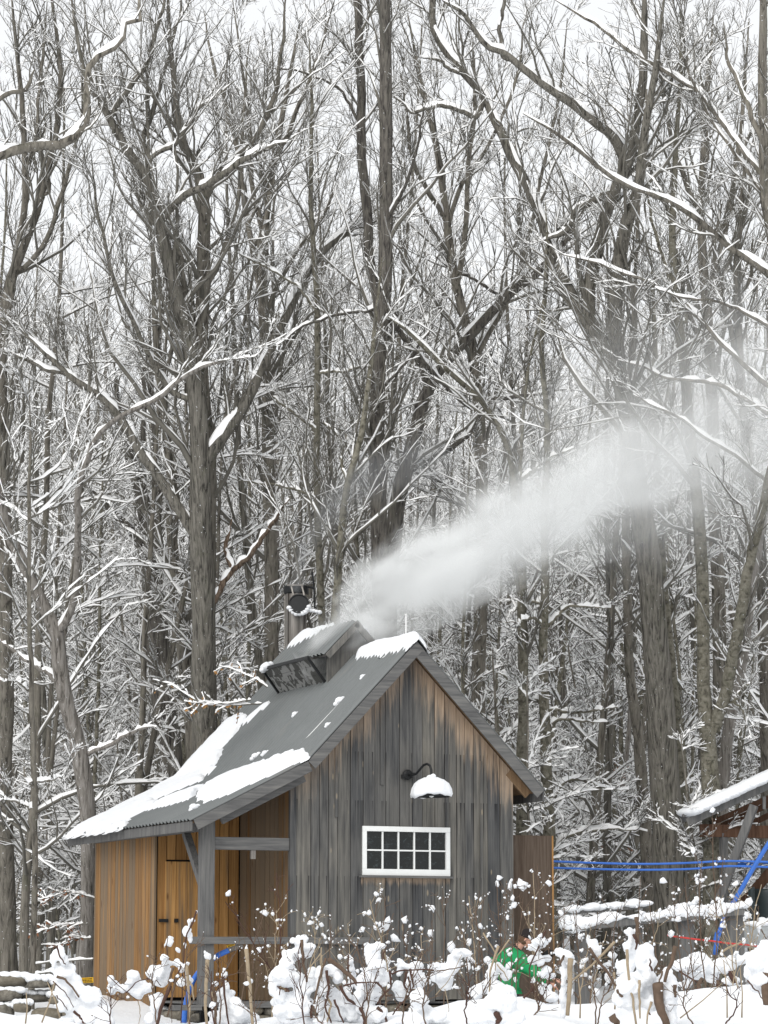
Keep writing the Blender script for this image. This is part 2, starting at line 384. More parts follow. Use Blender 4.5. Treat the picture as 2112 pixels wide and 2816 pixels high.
# ---- front wall: boards side by side, each a little proud or shy of the next
WX0, WX1, WZ0, WZ1 = 1.075, 2.50, 1.855, 2.565
mb = MB()
mb.prism([(0.02, .02), (WX0-.02, .02), (WX0-.02, 4.2), (0.02, 3.3)], .05, .075)
mb.box(WX0-.02, WX1+.02, .05, .075, .02, WZ0-.02); mb.box(WX1+.02, W-.02, .05, .075, .02, 3.38)
mb.prism([(WX0-.02, WZ1+.02), (WX1+.02, WZ1+.02), (WX1+.02, 4.5), (XR, HR-.18), (WX0-.02, 4.4)], .05, .075)
fw = mb.build('front_wall', M_DARK, house)
rb = np.random.default_rng(3)
def wall_top(x): return float(min(roof_z(x), roof_z(max(x, 0)))) - .115
x = 0.; k = 0
while x < W-.03:
    w = float(rb.choice([.145, .17, .19, .21, .235])); w = min(w, W-x)
    if W-(x+w) < .08: w = W-x
    x0, x1 = x+.002, x+w-rb.uniform(.005, .011); y0 = -rb.uniform(0, .010); x += w
    def seg(zb, zt):
        m_ = MB()
        cut = [x0]+([XR] if x0 < XR < x1 else [])+[x1]
        if zt is None: top = [(c, wall_top(c)) for c in reversed(cut)]
        else: top = [(x1, zt), (x0, zt)]
        m_.prism([(x0, zb), (x1, zb)]+top, y0, .049-rb.uniform(0, .006)); m_.build('board', M_FRONT, fw)
    if x1 > WX0 and x0 < WX1:
        a0, a1 = x0, x1
        if x0 < WX0-.012: x1 = WX0-.002; seg(rb.uniform(-.03, .01), None); x0, x1 = WX0, a1
        if a1 > WX1+.012: x0 = WX1+.002; x1 = a1; seg(rb.uniform(-.03, .01), None); x0, x1 = max(a0, WX0) if a0 < WX0-.012 else a0, WX1
        seg(rb.uniform(-.03, .01), WZ0-.005); seg(WZ1+.005, None)
    else: seg(rb.uniform(-.03, .01), None)
for bx_, bz0, bz1, bw in ((1.68, .0, WZ0-.03, .17), (.62, 2.7, 3.9, .045), (1.36, 3.2, 4.62, .05), (3.02, .3, 3.6, .045)):
    MB().box(bx_, bx_+bw, -.030, -.0115, bz0, bz1).build('batten', M_FRONT, fw)
# corner boards
MB().box(-.10, -.001, -.022, .05, -.02, 3.26).build('corner_board', M_FRONT, house)

# ---- window with ten panes
win = MB()
fy0, fy1 = -.045, .03
for b in ((WX0-.01, WX1+.01, WZ1-.065, WZ1+.012), (WX0-.01, WX1+.01, WZ0-.012, WZ0+.085)): win.box(b[0], b[1], fy0, fy1, b[2], b[3])
for b in ((WX0-.01, WX0+.058), (WX1-.058, WX1+.01)): win.box(b[0], b[1], fy0+.002, fy1, WZ0+.085, WZ1-.065)
wn = win.build('window', M_WHITE, house, bevel=.005)
MB().box(WX0-.06, WX1+.05, -.085, .02, WZ0-.045, WZ0-.014).build('sill', M_TIMBERX, wn)
gx0, gx1, gz0, gz1 = WX0+.06, WX1-.06, WZ0+.087, WZ1-.067
px_ = (gx1-gx0)/5; pz_ = (gz1-gz0)/2
for i in range(1, 5): MB().box(gx0+i*px_-.011, gx0+i*px_+.011, -.03, .015, gz0, gz1).build('muntin', M_WHITE, wn)
MB().box(gx0, gx1, -.027, .012, gz0+pz_-.011, gz0+pz_+.011).build('muntin', M_WHITE, wn)
for i in range(5):
    for j in range(2):
        t = rb.uniform(-.004, .004)
        x0, x1, z0, z1 = gx0+i*px_+.003, gx0+(i+1)*px_-.003, gz0+j*pz_+.003, gz0+(j+1)*pz_-.003
        MB().hexa([(x0, .001+t, z0), (x1, .001-t, z0), (x1, .005-t, z0), (x0, .005+t, z0), (x0, .001-t, z1), (x1, .001+t, z1), (x1, .005+t, z1), (x0, .005-t, z1)]).build('pane', M_GLASS, wn)

# ---- porch side wall (golden boards, outer face x=-1.40), porch back wall, house wall inside the porch
XP, YP = -1.40, 2.32
psw = MB().box(XP+.03, XP+.05, YP, DEP-.12, -.12, 2.60).build('porch_side_wall', M_DARK, house)
y = YP-.02
while y < DEP-.1:
    w = min(float(rb.choice([.11, .14, .17, .2])), DEP-.1-y)
    MB().hexa([(XP-rb.uniform(0, .008), y+.002, -.15+rb.uniform(-.01, .01)), (XP+.029, y+.002, -.15), (XP+.029, y+w-.009, -.15), (XP-rb.uniform(0, .008), y+w-.005, -.15),
               (XP-.003, y+.002, 2.635), (XP+.029, y+.002, 2.645), (XP+.029, y+w-.009, 2.645), (XP-.003, y+w-.009, 2.635)]).build('board', M_PINE, psw)
    y += w
pbw = MB().prism([(XP+.051, -.02), (-.005, -.02), (-.005, 3.3), (XP+.051, 2.62)], YP+.04, YP+.06).build('porch_back_wall', M_DARK, house)
x = XP+.052
while x < -.03:
    w = min(float(rb.choice([.15, .18, .21])), -.006-x)
    if not (-1.24 < x+.02 and x+w < -.50): zb = 0.
    else: zb = 2.12
    MB().prism([(x+.002, zb), (x+w-.012, zb), (x+w-.012, float(roof_z(x+w))-.13), (x+.002, float(roof_z(x))-.13)], YP+.005-rb.uniform(0, .006), YP+.035).build('board', M_PINE2, pbw)
    x += w
door = MB().box(-1.235, -.50, YP-.004, YP+.018, .03, 2.09).build('door', M_PINE2, house)
for i in range(4): MB().box(-1.235+i*.184+.003, -1.235+(i+1)*.184-.003, YP-.024-.003*(i % 2), YP-.005, .03, 2.09).build('plank', M_PINE2, door)
h_ = MB().box(-1.33, -1.18, YP-.045, YP-.027, 1.165, 1.215); h_.box(-1.08, -1.02, YP-.055, YP-.027, 1.16, 1.22); h_.build('latch', M_BLACK, door)
hsw = MB().box(.01, .03, .05, YP, .0, 3.35).build('house_side_wall', M_DARK, house)
y = .052
while y < YP-.01:
    w = min(float(rb.choice([.15, .19, .22])), YP-.001-y)
    MB().box(-.0005-rb.uniform(0, .006), .009, y+.002, y+w-.014, -.01, 3.27).build('board', M_OLDPINE, hsw)
    y += w
# hidden outer shell
MB().box(.08, W-.03, DEP-.1, DEP-.07, 0, 3.2).build('back_wall', M_FRONT, house)
MB().box(W-.028, W-.001, .052, DEP-.07, -.05, 3.42).build('right_wall', M_FRONT, house)
MB().box(XP+.06, W-.04, .06, DEP-.13, -.05, -.02).build('floor', M_TIMBER, house)
# porch timbers
MB().box(-1.478, -1.28, -.02, .165, -.08, 2.62).build('post', M_TIMBER, house, bevel=.008)
MB().box(-1.279, -.101, -.005, .10, 2.19, 2.375).build('beam', M_TIMBERX, house, bevel=.008)
MB().box(-1.455, -1.30, .166, DEP-.2, 2.47, 2.615).build('beam', M_TIMBERX, house, bevel=.008)
MB().bar((-1.375, .16, 1.60), (-1.375, .98, 2.47), .10, .11, (1, 0, 0)).build('brace', M_TIMBER, house, bevel=.006)
MB().box(-1.68, 1.24, -.075, -.035, .82, .925).build('rail', M_TIMBERX, house, bevel=.005)
MB().box(-1.28, .0, -.01, .12, -.10, -.005).build('sill_beam', M_TIMBERX, house, bevel=.008)
MB().box(-1.9, -1.47, -.06, .08, -.13, -.05).build('step_board', M_TIMBERX, house, bevel=.006)
MB().box(-.70, -.63, .01, .06, 2.06, 2.188).build('bracket', M_STEEL, house)

# ---- roofs: timber deck with corrugated sheets
Y0, Y1 = -OV, DEP+.25
def deck(name, xa, za, xb, zb, th=.035, drop=.02):
    n = Vector((-(zb-za), 0, xb-xa)).normalized()
    if n.z < 0: n = -n
    a0, b0 = Vector((xa, 0, za))-n*drop, Vector((xb, 0, zb))-n*drop; a1, b1 = a0-n*th, b0-n*th
    return MB().add([(p.x, yy, p.z) for yy in (Y0+.03, Y1-.03) for p in (a0, b0, b1, a1)],
                    [(0, 1, 2, 3), (7, 6, 5, 4), (0, 4, 5, 1), (1, 5, 6, 2), (2, 6, 7, 3), (3, 7, 4, 0)]).build(name, M_SOFFIT, house), n
Y0 = -OV
RIB = [(i*.019, .021*(1-math.cos(2*math.pi*i/8))) for i in range(8)]
def sheets(parent, xa, za, xb, zb, n, lift=0.):
    """corrugated steel from (xa,za) up to (xb,zb)"""
    y = Y0-.02; k = 0
    while y < Y1:
        V, F = [], []; prof = []
        for i in range(6):
            for dy, h in RIB: prof.append((y+i*.152+dy, h))
        prof.append((y+6*.152, 0)); prof = [p for p in prof if p[0] <= Y1+.02]
        j = rb.uniform(-.006, .006)
        for (yy, h) in prof:
            for (px, pz) in ((xa, za), (xb, zb)):
                q = Vector((px, yy, pz))+n*(h+lift+.003*(k % 2)+.0015); q.x += j if px == xa else 0.
                V.append(q)
        F = [(2*i, 2*i+1, 2*i+3, 2*i+2) for i in range(len(prof)-1)]
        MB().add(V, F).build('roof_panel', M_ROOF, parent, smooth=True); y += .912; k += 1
d1, n1 = deck('main_roof', XK-.02, float(HR-(XR-XK+.02)*MS), XR, HR); sheets(d1, XK-.03, float(HR-(XR-XK+.03)*MS), XR, HR, n1, .004)
d2, n2 = deck('porch_roof', XL, ZL, XK, ZK); sheets(d2, XL-.03, ZL-.03*ML, XK+.02, ZK+.02*ML, n2)
d3, n3 = deck('right_roof', XR, HR, XT, ZT); sheets(d3, XT+.03, ZT-.03*(HR-ZT)/(XT-XR), XR, HR, n3)
for yy0, yy1 in ((Y0-.03, 2.0), (4.45, Y1+.02)):
    rc = MB()
    for sgn in (-1, 1): rc.hexa([(XR, yy0, HR+.028), (XR+sgn*.16, yy0, HR+.02-.16*MS), (XR+sgn*.16, yy0, HR+.028-.16*MS), (XR, yy0, HR+.04), (XR, yy1, HR+.028), (XR+sgn*.16, yy1, HR+.02-.16*MS), (XR+sgn*.16, yy1, HR+.028-.16*MS), (XR, yy1, HR+.04)])
    rc.build('ridge_cap', M_BLACK, house)
def rake(name, xa, za, xb, zb, y0, y1, h, mat, drop=.0, par=house):
    n = Vector((-(zb-za), 0, xb-xa)).normalized(); n = n if n.z > 0 else -n
    a, b = Vector((xa, 0, za))-n*drop, Vector((xb, 0, zb))-n*drop; a1, b1 = a-n*h, b-n*h
    return MB().add([(p.x, yy, p.z) for yy in (y0, y1) for p in (a, b, b1, a1)], [(0, 1, 2, 3), (7, 6, 5, 4), (0, 4, 5, 1), (1, 5, 6, 2), (2, 6, 7, 3), (3, 7, 4, 0)]).build(name, mat, par, bevel=.004)
rake('fascia', XK, ZK, XR-.002, HR, Y0-.028, Y0, .16, M_TIMBERX, .004)
rake('fascia', XR+.002, HR, XT, ZT, Y0-.026, Y0, .17, M_TIMBERX, .004)
rake('fascia', XL+.02, ZL+.01, XK-.003, ZK, Y0-.03, Y0, .16, M_TIMBERX, .004)
rake('barge_rafter', XL+.42, ZL+.21, XK-.08, ZK-.04, -.16, -.10, .14, M_TIMBERX, .14)
MB().box(XL-.012, XL+.015, Y0, Y1-.01, ZL-.155, ZL-.012).build('fascia', M_TIMBER, house, bevel=.004)
MB().box(XT-.02, XT+.008, Y0, Y1-.02, ZT-.17, ZT-.02).build('fascia', M_TIMBER, house, bevel=.004)
sr = (HR-ZT)/(XT-XR)
for yy in (-.02, .6, 1.25, 1.9, 2.6, 3.3, 4.0, 4.7):
    rake('rafter', W+.01 if yy > -.1 else W, ZT+(XT-W-.01)*sr, XT-.025, ZT+.025*sr, yy, yy+.05, .13, M_SOFFIT, .062)
    rake('rafter', XL+.03, ZL+.03*ML, -.02, ZK-.075*ML, yy, yy+.05, .10, M_TIMBER, .062)

# ---- foundation stones
fd = MB().box(-1.36, -1.2, .3, DEP-.3, -.6, -.16); fd.box(-1.2, W-.1, .16, .4, -.6, -.06)
fd = fd.build('foundation', M_DARK, house)
def stone(parent, c, r, seed, name='stone'):
    V = ICO2[0].copy(); V = np.sign(V)*np.abs(V)**.72
    V = V*np.asarray(r)*(1+lump(V, 1.6, .16, seed))[:, None]+np.asarray(c)-np.array(world_loc(parent))
    return put(name, mesh_np(name, V, None, ICO2[1], [M_STONE], smooth=True), parent)
for row, zc in enumerate((-.235, -.36, -.47)):
    y = .35+.1*row
    while y < DEP-.2:
        w = rb.uniform(.16, .34); stone(fd, (XP+.03+rb.uniform(-.03, .02), y+w/2, zc+rb.uniform(-.015, .015)), (.1, w/2, .075), rb.uniform(0, 50)); y += w
    x = -1.25+.12*row
    while x < W:
        w = rb.uniform(.22, .5); stone(fd, (x+w/2, .13+rb.uniform(-.02, .02), zc+.09+rb.uniform(-.01, .01)), (w/2, .12, .075), rb.uniform(0, 50)); x += w

# ---- cupola
CY0, CY1, CHW, CB, CE, CR = 2.12, 4.22, .43, 4.86, 5.43, 5.90
cup = MB().box(XR-CHW+.03, XR+CHW-.03, CY1-.05, CY1, CB, CE).prism([(XR-CHW+.02, CE), (XR+CHW-.02, CE), (XR, CR-.06)], CY1-.05, CY1)
cup = cup.build('cupola', M_CUPW, house)
x = XR-CHW
for w in (.2, .22, .2, .24):
    x1 = x+w
    top = [(c, CR-.045-abs(c-XR)*1.08) for c in ([x1-.003, XR, x] if x < XR < x1 else [x1-.003, x])]
    MB().prism([(x, float(roof_z(x))+.03), (x1-.003, float(roof_z(x1))+.03)]+top, CY0-rb.uniform(0, .006), CY0+.03).build('board', M_CUPW, cup); x = x1
for x0 in (XR-CHW-.004, XR-CHW+.0):
    pass
MB().box(XR-CHW-.012, XR-CHW+.05, CY0-.014, CY0+.045, 4.90, CE).build('corner_post', M_CUPW, cup)
MB().box(XR+CHW-.05, XR+CHW+.01, CY0+.031, CY1, CB-.1, CE).build('side_wall', M_CUPW, cup)
nL = Vector((-1, 0, 1)).normalized(); 
for sgn in (-1, 1):
    V, F = [], []
    yy = CY0-.14; prof = []
    while yy < CY1+.12:
        for dy, h in RIB: prof.append((yy+dy, h))
        yy += .152
    nn = Vector((sgn*1.0, 0, .95)).normalized()
    for yy, h in prof:
        for px, pz in ((XR+sgn*.54, CR-.54*1.03), (XR, CR)): V.append(Vector((px, yy, pz))+nn*(h+.03))
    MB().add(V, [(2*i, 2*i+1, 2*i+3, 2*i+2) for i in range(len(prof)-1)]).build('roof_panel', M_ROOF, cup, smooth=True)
    rake('fascia', XR+sgn*.53, CR-.53*1.03, XR+sgn*.003, CR, CY0-.165, CY0-.14, .10, M_CUPW, -.02, cup)
    rake('soffit_board', XR+sgn*.53, CR-.53*1.03, XR+sgn*.003, CR, CY0-.14, CY1+.1, .022, M_CUPW, -.004, cup)
def mat_flap():
    m = NT('frosted_flap_wood'); o = m.obj(); n = m.noise(o, 5.5, 4, .5, .8); g_ = m.noise(m.scale(o, (10., 60., 10.)), 1., 3)
    wood = m.mix(g_, (.035, .035, .033), (.1, .1, .092))
    m.bsdf(m.mix(m.sstep(n, .5, .53), wood, m.mix(g_, (.19, .19, .185), (.28, .28, .27))), .8, 0, .2, m.bump(g_, .4, .006)); return m.m
M_FLAP = mat_flap()
hx, hz, tx, tz_ = XR-CHW-.0, 4.94, XR-CHW-.31, 5.33
fd_ = Vector((tx-hx, 0, tz_-hz)).normalized(); fn = Vector((fd_.z, 0, -fd_.x))
flap = MB()
for i in range(3):
    a = Vector((hx, 0, hz))+fd_*(.006+i*.166); b = Vector((hx, 0, hz))+fd_*((i+1)*.166)
    flap.add([(p.x, yy, p.z) for yy in (2.22, 4.18) for p in (a, b, b+fn*.022, a+fn*.022)], [(0, 1, 2, 3), (7, 6, 5, 4), (0, 4, 5, 1), (1, 5, 6, 2), (2, 6, 7, 3), (3, 7, 4, 0)])
flap.build('vent_flap', M_FLAP, cup)
fe = MB()
for yy in (2.20, 4.18): fe.bar(Vector((hx, yy, hz))-fn*.012, Vector((tx, yy, tz_))-fn*.012, .045, .03, (0, 1, 0))
fe.bar((tx, 2.2, tz_), (tx, 4.2, tz_), .03, .05); fe.build('flap_frame', M_BLACK, cup)

# ---- smokestack
stk = thing('smokestack', 'stained steel smokestack with open round lid rising behind the cupola', 'smokestack', (1.965, 4.9, 5.2))
sx, sy = 1.965, 4.9
MB().tube([(sx, sy, 5.1), (sx, sy, 6.78)], .18, 24, False).build('pipe', M_STEEL, stk, smooth=True)
sm = MB(); 
for a in (2.6, 3.5, 4.4, 5.3): sm.bar((sx+.192*math.cos(a), sy+.192*math.sin(a), 5.1), (sx+.192*math.cos(a), sy+.192*math.sin(a), 6.7), .02, .02, (math.cos(a), math.sin(a), 0))
sm.build('seam', M_STEEL, stk)
MB().lathe([(.185, 6.70), (.212, 6.72), (.212, 6.83), (.185, 6.84), (.17, 6.74)], (sx, sy, 0), 28).build('rim_band', M_BLACK, stk, smooth=False)
to = (Vector(CAM)-Vector((sx, sy, 6.5))); to.z = 0; to.normalize(); rt = Vector((to.y, -to.x, 0))*-1
lc = Vector((sx, sy, 6.50))+to*.27+rt*.045
Mx = Matrix(((rt.x, 0, to.x), (rt.y, 0, to.y), (0, 1, 0)))
tilt = Matrix.Rotation(math.radians(-14), 3, rt)
lid = MB().lathe([(0., .012), (.15, .012), (.158, .03), (.174, .03), (.174, -.012), (0., -.012)], lc, 30, tilt @ Mx).build('lid', M_BLACK, stk, smooth=False)
hg = MB()
for s_ in (-.09, .09): hg.bar(lc+Vector((0, 0, .15))+rt*s_, Vector((sx, sy, 6.83))+to*.22+rt*s_, .025, .02, to)
hg.bar(Vector((sx, sy, 6.83))+to*.235-rt*.16, Vector((sx, sy, 6.83))+to*.235+rt*.12, .02, .03); hg.build('hinge', M_STEEL, stk)
lv = MB().tube([Vector((sx, sy, 6.82))+rt*.2+to*.1, Vector((sx, sy, 6.80))+rt*.3+to*.1], .02, 8)
lv.tube([Vector((sx, sy, 6.45))+rt*.315+to*.1, Vector((sx, sy, 6.80))+rt*.30+to*.1, Vector((sx, sy, 7.07))+rt*.27+to*.1], .018, 8).build('lever', M_BLACK, stk)
s1 = put('lid_snow', blobs_mesh('lid_snow', [(lc+to*.03+rt*(.172*math.sin(a))+Vector((0, 0, -.172*math.cos(a))), (.045, .04, .035)) for a in np.linspace(-1.2, 1.3, 9)]+[(lc+rt*(.2+i*.05)+Vector((0, 0, -.1-.012*i)), (.045, .04, .035)) for i in range(4)], M_SNOW, freq=20, amp=.2))
tag(s1, 'crust of snow clinging under the round smokestack lid', 'snow')

# ---- barn lamp
lamp = thing('barn_lamp', 'black gooseneck barn lamp on the front wall above the window', 'lamp', (1.80, -.03, 3.36))
MB().lathe([(0, 0), (.078, 0), (.078, -.02), (.05, -.05), (0, -.05)], (1.80, -.03, 3.36), 24, Matrix(((1, 0, 0), (0, 0, 1), (0, 1, 0)))).build('base_plate', M_BLACK, lamp)
MB().box(1.70, 1.74, -.06, -.03, 3.30, 3.36).box(1.86, 1.90, -.10, -.03, 3.36, 3.39).build('clamp', M_BLACK, lamp)
gp = [(1.80, -.05, 3.36), (1.82, -.16, 3.35), (1.85, -.24, 3.36), (1.88, -.33, 3.43), (1.905, -.40, 3.485), (1.93, -.47, 3.50), (1.95, -.53, 3.47), (1.955, -.56, 3.41), (1.955, -.57, 3.33), (1.955, -.57, 3.25)]
MB().tube(gp, .019, 10).build('gooseneck', M_BLACK, lamp, smooth=True)
lsx, lsy = 1.955, -.57
MB().lathe([(.04, 3.30), (.05, 3.23), (.12, 3.20), (.2, 3.14), (.255, 3.06), (.275, 3.0), (.265, 3.0), (.2, 3.11), (.05, 3.17)], (lsx, lsy, 0), 32).build('lamp_shade', M_BLACK, lamp, smooth=True)
MB().lathe([(0, 2.99), (.03, 3.0), (.05, 3.05), (.03, 3.12), (0, 3.14)], (lsx, lsy, 0), 14).build('bulb', M_WHITE, lamp, smooth=True)
# snow on the lamp: a shell following the shade, thick on top, ragged at the hem
V, F, nA = [], [], 40
for lay, prof in enumerate(([(.0, 3.272), (.1, 3.264), (.18, 3.235), (.245, 3.185), (.28, 3.12), (.29, 3.06), (.28, 3.025)], )):
    for i, (r_, z_) in enumerate(prof):
        for k in range(nA):
            a = 2*math.pi*k/nA; f = i/6
            e = 1+.025*math.sin(5*a+i)+.02*math.sin(9*a+2)
            V.append((lsx+r_*e*math.cos(a), lsy+r_*e*math.sin(a), z_+(.016*math.sin(3*a+1)+.008*math.sin(11*a)-.03*max(0, -math.cos(a+.5)))*f**3+.005*math.sin(7*a+2*i)))
F = [(i*nA+k, i*nA+(k+1) % nA, (i+1)*nA+(k+1) % nA, (i+1)*nA+k) for i in range(6) for k in range(nA)]
ls = put('lamp_snow', mesh_np('lamp_snow', V, F, None, [M_SNOW], smooth=True)); so = ls.modifiers.new('t', 'SOLIDIFY'); so.thickness = .025
tag(ls, 'rounded cap of snow sitting on the barn lamp shade', 'snow')
ls2 = put('snow_lump', blobs_mesh('snow_lump', [((lsx+.02, lsy, 3.30), (.06, .06, .05)), ((lsx-.03, lsy, 3.29), (.05, .05, .04))], M_SNOW, freq=20)); tag(ls2, 'small lump of snow where the gooseneck meets the lamp shade', 'snow')

# ---- side door standing open at the right corner
sdo = MB().box(3.635, 4.40, .285, .31, -.35, 2.50).build('side_door', M_PLY, house)
MB().box(4.401, 4.43, .28, .315, -.35, 2.50).build('edge_strip', M_PINE, sdo)
MB().box(4.22, 4.47, .225, .284, .66, .745).build('latch', M_BLACK, sdo)
# lightning rod and cable
lr = thing('lightning_rod', 'thin white lightning rod on the roof ridge with a cable down the metal', 'lightning rod', (XR, .07, HR))
MB().tube([(XR, .07, HR), (XR, .07, HR+.44)], .011, 8).tube([(XR, .07, HR+.44), (XR, .07, HR+.46)], .02, 8).build('rod', M_WHITE, lr)
cp = [(XR-.03, .10, HR+.05)]+[(xx, .5+.15*(1-(xx-.1)/1.6), float(roof_z(xx))+.035) for xx in np.linspace(1.6, .1, 8)]
MB().tube(cp, .009, 6).build('cable', M_WHITE, lr)

# ================================================================== snow lying on the roofs
def sdf_poly(P, poly):
    P = np.asarray(P); A = np.asarray(poly, float); B = np.roll(A, -1, 0); d = np.full(len(P), 1e9); ins = np.zeros(len(P), bool)
    for a, b in zip(A, B):
        e = b-a; w = P-a; t = np.clip((w@e)/(e@e+1e-12), 0, 1); d = np.minimum(d, np.hypot(*(w-t[:, None]*e).T))
        c = ((a[1] > P[:, 1]) != (b[1] > P[:, 1])) & (P[:, 0] < (b[0]-a[0])*(P[:, 1]-a[1])/(b[1]-a[1]+1e-12)+a[0]); ins ^= c
    return np.where(ins, d, -d)
def snow_sheet(name, poly, H, res, edge, zf, label, seed=0., jag=.05, cat='snow'):
    poly = np.asarray(poly, float); lo, hi = poly.min(0)-.1, poly.max(0)+.1
    xs = np.arange(lo[0], hi[0]+res, res); ys = np.arange(lo[1], hi[1]+res, res)
    X, Y = np.meshgrid(xs, ys, indexing='ij'); P = np.stack([X.ravel(), Y.ravel()], -1); P3 = np.c_[P, np.zeros(len(P))]
    d = sdf_poly(P, poly)+lump(P3, 7., jag, seed)+lump(P3, 19., jag*.45, seed+3)
    t = np.clip(d/edge, 0, 1); h = H*np.sqrt(np.maximum(0, 1-(1-t)**2))*(1+lump(P3, 2.2, .22, seed+5)+lump(P3, 11., .06, seed+1))
    Z = zf(P[:, 0])+.03+np.where(d > 0, h, -.03)
    V = np.c_[P, Z]; nx, ny = X.shape
    i = (np.arange(nx-1)[:, None]*ny+np.arange(ny-1)[None, :]).ravel(); Q = np.stack([i, i+ny, i+ny+1, i+1], -1)
    Q = Q[(d[Q] > -.02).any(1)]
    u, inv = np.unique(Q, return_inverse=True)
    o = put(name, mesh_np(name, V[u], inv.reshape(-1, 4), None, [M_SNOW], smooth=True)); tag(o, label, cat); return o
zr = lambda x: roof_z(x)+.02
far = [(1.14, 5.75), (1.14, 5.21), (.98, 4.67), (.71, 4.44), (.48, 4.39), (.27, 4.2), (.15, 3.8), (.04, 3.9), (-.16, 3.78), (-.35, 3.9), (-.57, 4.05), (-.75, 4.3), (-.93, 3.6), (-1.1, 3.0),
       (-1.2, 3.2), (-1.27, 3.49), (-1.55, 3.5), (-1.63, 2.75), (-1.80, 2.72), (-1.83, 3.0), (-1.83, 5.72)]
snow_sheet('snow_sheet', far, .08, .045, .16, zr, 'broad white snow sheet over the far end of the porch roof', 1., .085)
near = [(-.85, 2.01), (-1.04, 1.3), (-1.18, .62), (-1.03, .25), (-.47, -.18), (.0, -.26), (.12, -.22), (.2, .35), (.18, 1.0), (.12, 1.37), (.07, 2.0), (-.07, 2.5), (-.27, 2.62), (-.51, 2.51)]
snow_sheet('snow_strip', near, .07, .025, .07, zr, 'long snow strip along the near rake of the porch roof', 2., .05)
snow_sheet('snow_strip', [(-.5, 2.62), (-.62, 2.9), (-1.0, 3.3), (-1.2, 3.2), (-1.12, 2.6), (-1.0, 2.0), (-.85, 2.1), (-.72, 2.45)], .09, .03, .09, zr, 'thin middle strip of snow between bare steel bands of the porch roof', 3., .03)
snow_sheet('snow_strip', [(1.27, 4.25), (1.2, 4.15), (1.09, 4.28), (.91, 4.42), (.88, 4.6), (1.0, 4.72), (1.2, 4.5)], .05, .03, .07, zr, 'thin snow patch on the steep roof below the vent flap', 4., .03)
rid = [(1.66, -.30), (1.68, .2), (1.64, .7), (1.69, 1.2), (1.70, 1.78), (1.80, 1.95), (1.93, 1.7), (2.0, 1.0), (1.99, .3), (1.97, -.33), (1.83, -.37)]
snow_sheet('ridge_snow', rid, .105, .022, .10, lambda x: HR+.03-np.minimum(np.abs(np.asarray(x)-XR)*MS, .2), 'thick roll of snow on the front end of the main ridge', 5., .03)
cz_ = lambda x: CR+.05-np.abs(np.asarray(x)-XR)*1.03
snow_sheet('cupola_snow', [(1.56, 4.32), (1.60, 3.9), (1.70, 3.4), (1.79, 2.9), (1.85, 2.9), (1.88, 4.32)], .065, .03, .1, cz_, 'soft snow roll along the cupola ridge', 6., .03)
snow_sheet('cupola_snow', [(1.95, 2.0), (2.07, 2.0), (2.09, 2.5), (2.07, 3.0), (1.95, 3.0)], .06, .03, .08, cz_, 'snow lump on the right slope of the cupola roof', 7., .02)
def clump(x, y, r, label, z=None, seed=0.):
    z = float(roof_z(x))+.03 if z is None else z
    o = put('snow_clump', blobs_mesh('snow_clump', [((x, y, z+r*.3), (r, r*1.1, r*.75)), ((x+r*.8, y+.2*r, z+r*.7), (r*.6, r*.6, r*.5)), ((x-r*.7, y, z-r*.3), (r*.55, r*.6, r*.5))], M_SNOW, freq=22, amp=.22, seed=seed))
    return tag(o, label, 'snow', 'snow clumps on the roof')
clump(.96, .62, .085, 'largest snow clump halfway down the cable on the steep roof', seed=1)
clump(.89, 2.25, .055, 'small snow clump below the vent flap on bare steel', seed=2)
clump(.57, .14, .05, 'long snow clump beside the front rake below the cable', seed=3)
clump(1.33, .57, .05, 'snow clump on the cable just under the ridge snow', seed=4)
clump(.24, 2.3, .075, 'snow lump on the bend between steep roof and porch roof', seed=5)
clump(.27, 1.95, .06, 'second snow lump on the roof bend nearer the front', seed=6)
clump(-1.40, .55, .07, 'snow clump on the porch roof near its low front corner', seed=7)
clump(XR-CHW-.3, 4.05, .10, 'snow lump on the far upper corner of the vent flap', 5.33, 8)
# ================================================================== trees
def smooth_path(P, R, K, jit=0., seed=0):
    """Catmull-Rom through P with radii R resampled to K points"""
    P = np.asarray(P, float); R = np.asarray(R, float)
    Q = np.vstack([2*P[0]-P[1], P, 2*P[-1]-P[-2]]); L = np.r_[0, np.cumsum(np.linalg.norm(np.diff(P, axis=0), axis=1))]
    s = np.linspace(0, L[-1], K); i = np.clip(np.searchsorted(L, s, 'right')-1, 0, len(P)-2); t = ((s-L[i])/(L[i+1]-L[i]+1e-9))[:, None]
    p0, p1, p2, p3 = Q[i], Q[i+1], Q[i+2], Q[i+3]
    C_ = .5*((2*p1)+(p2-p0)*t+(2*p0-5*p1+4*p2-p3)*t**2+(3*p1-p0-3*p2+p3)*t**3)
    r = np.interp(s, L, R)
    if jit: 
        n = np.cumsum(np.random.default_rng(seed).normal(0, jit, (K, 3)), 0); n -= np.linspace(0, 1, K)[:, None]*n[-1]; C_ = C_+n*np.minimum(1, np.arange(K)/3)[:, None]
    return C_, r

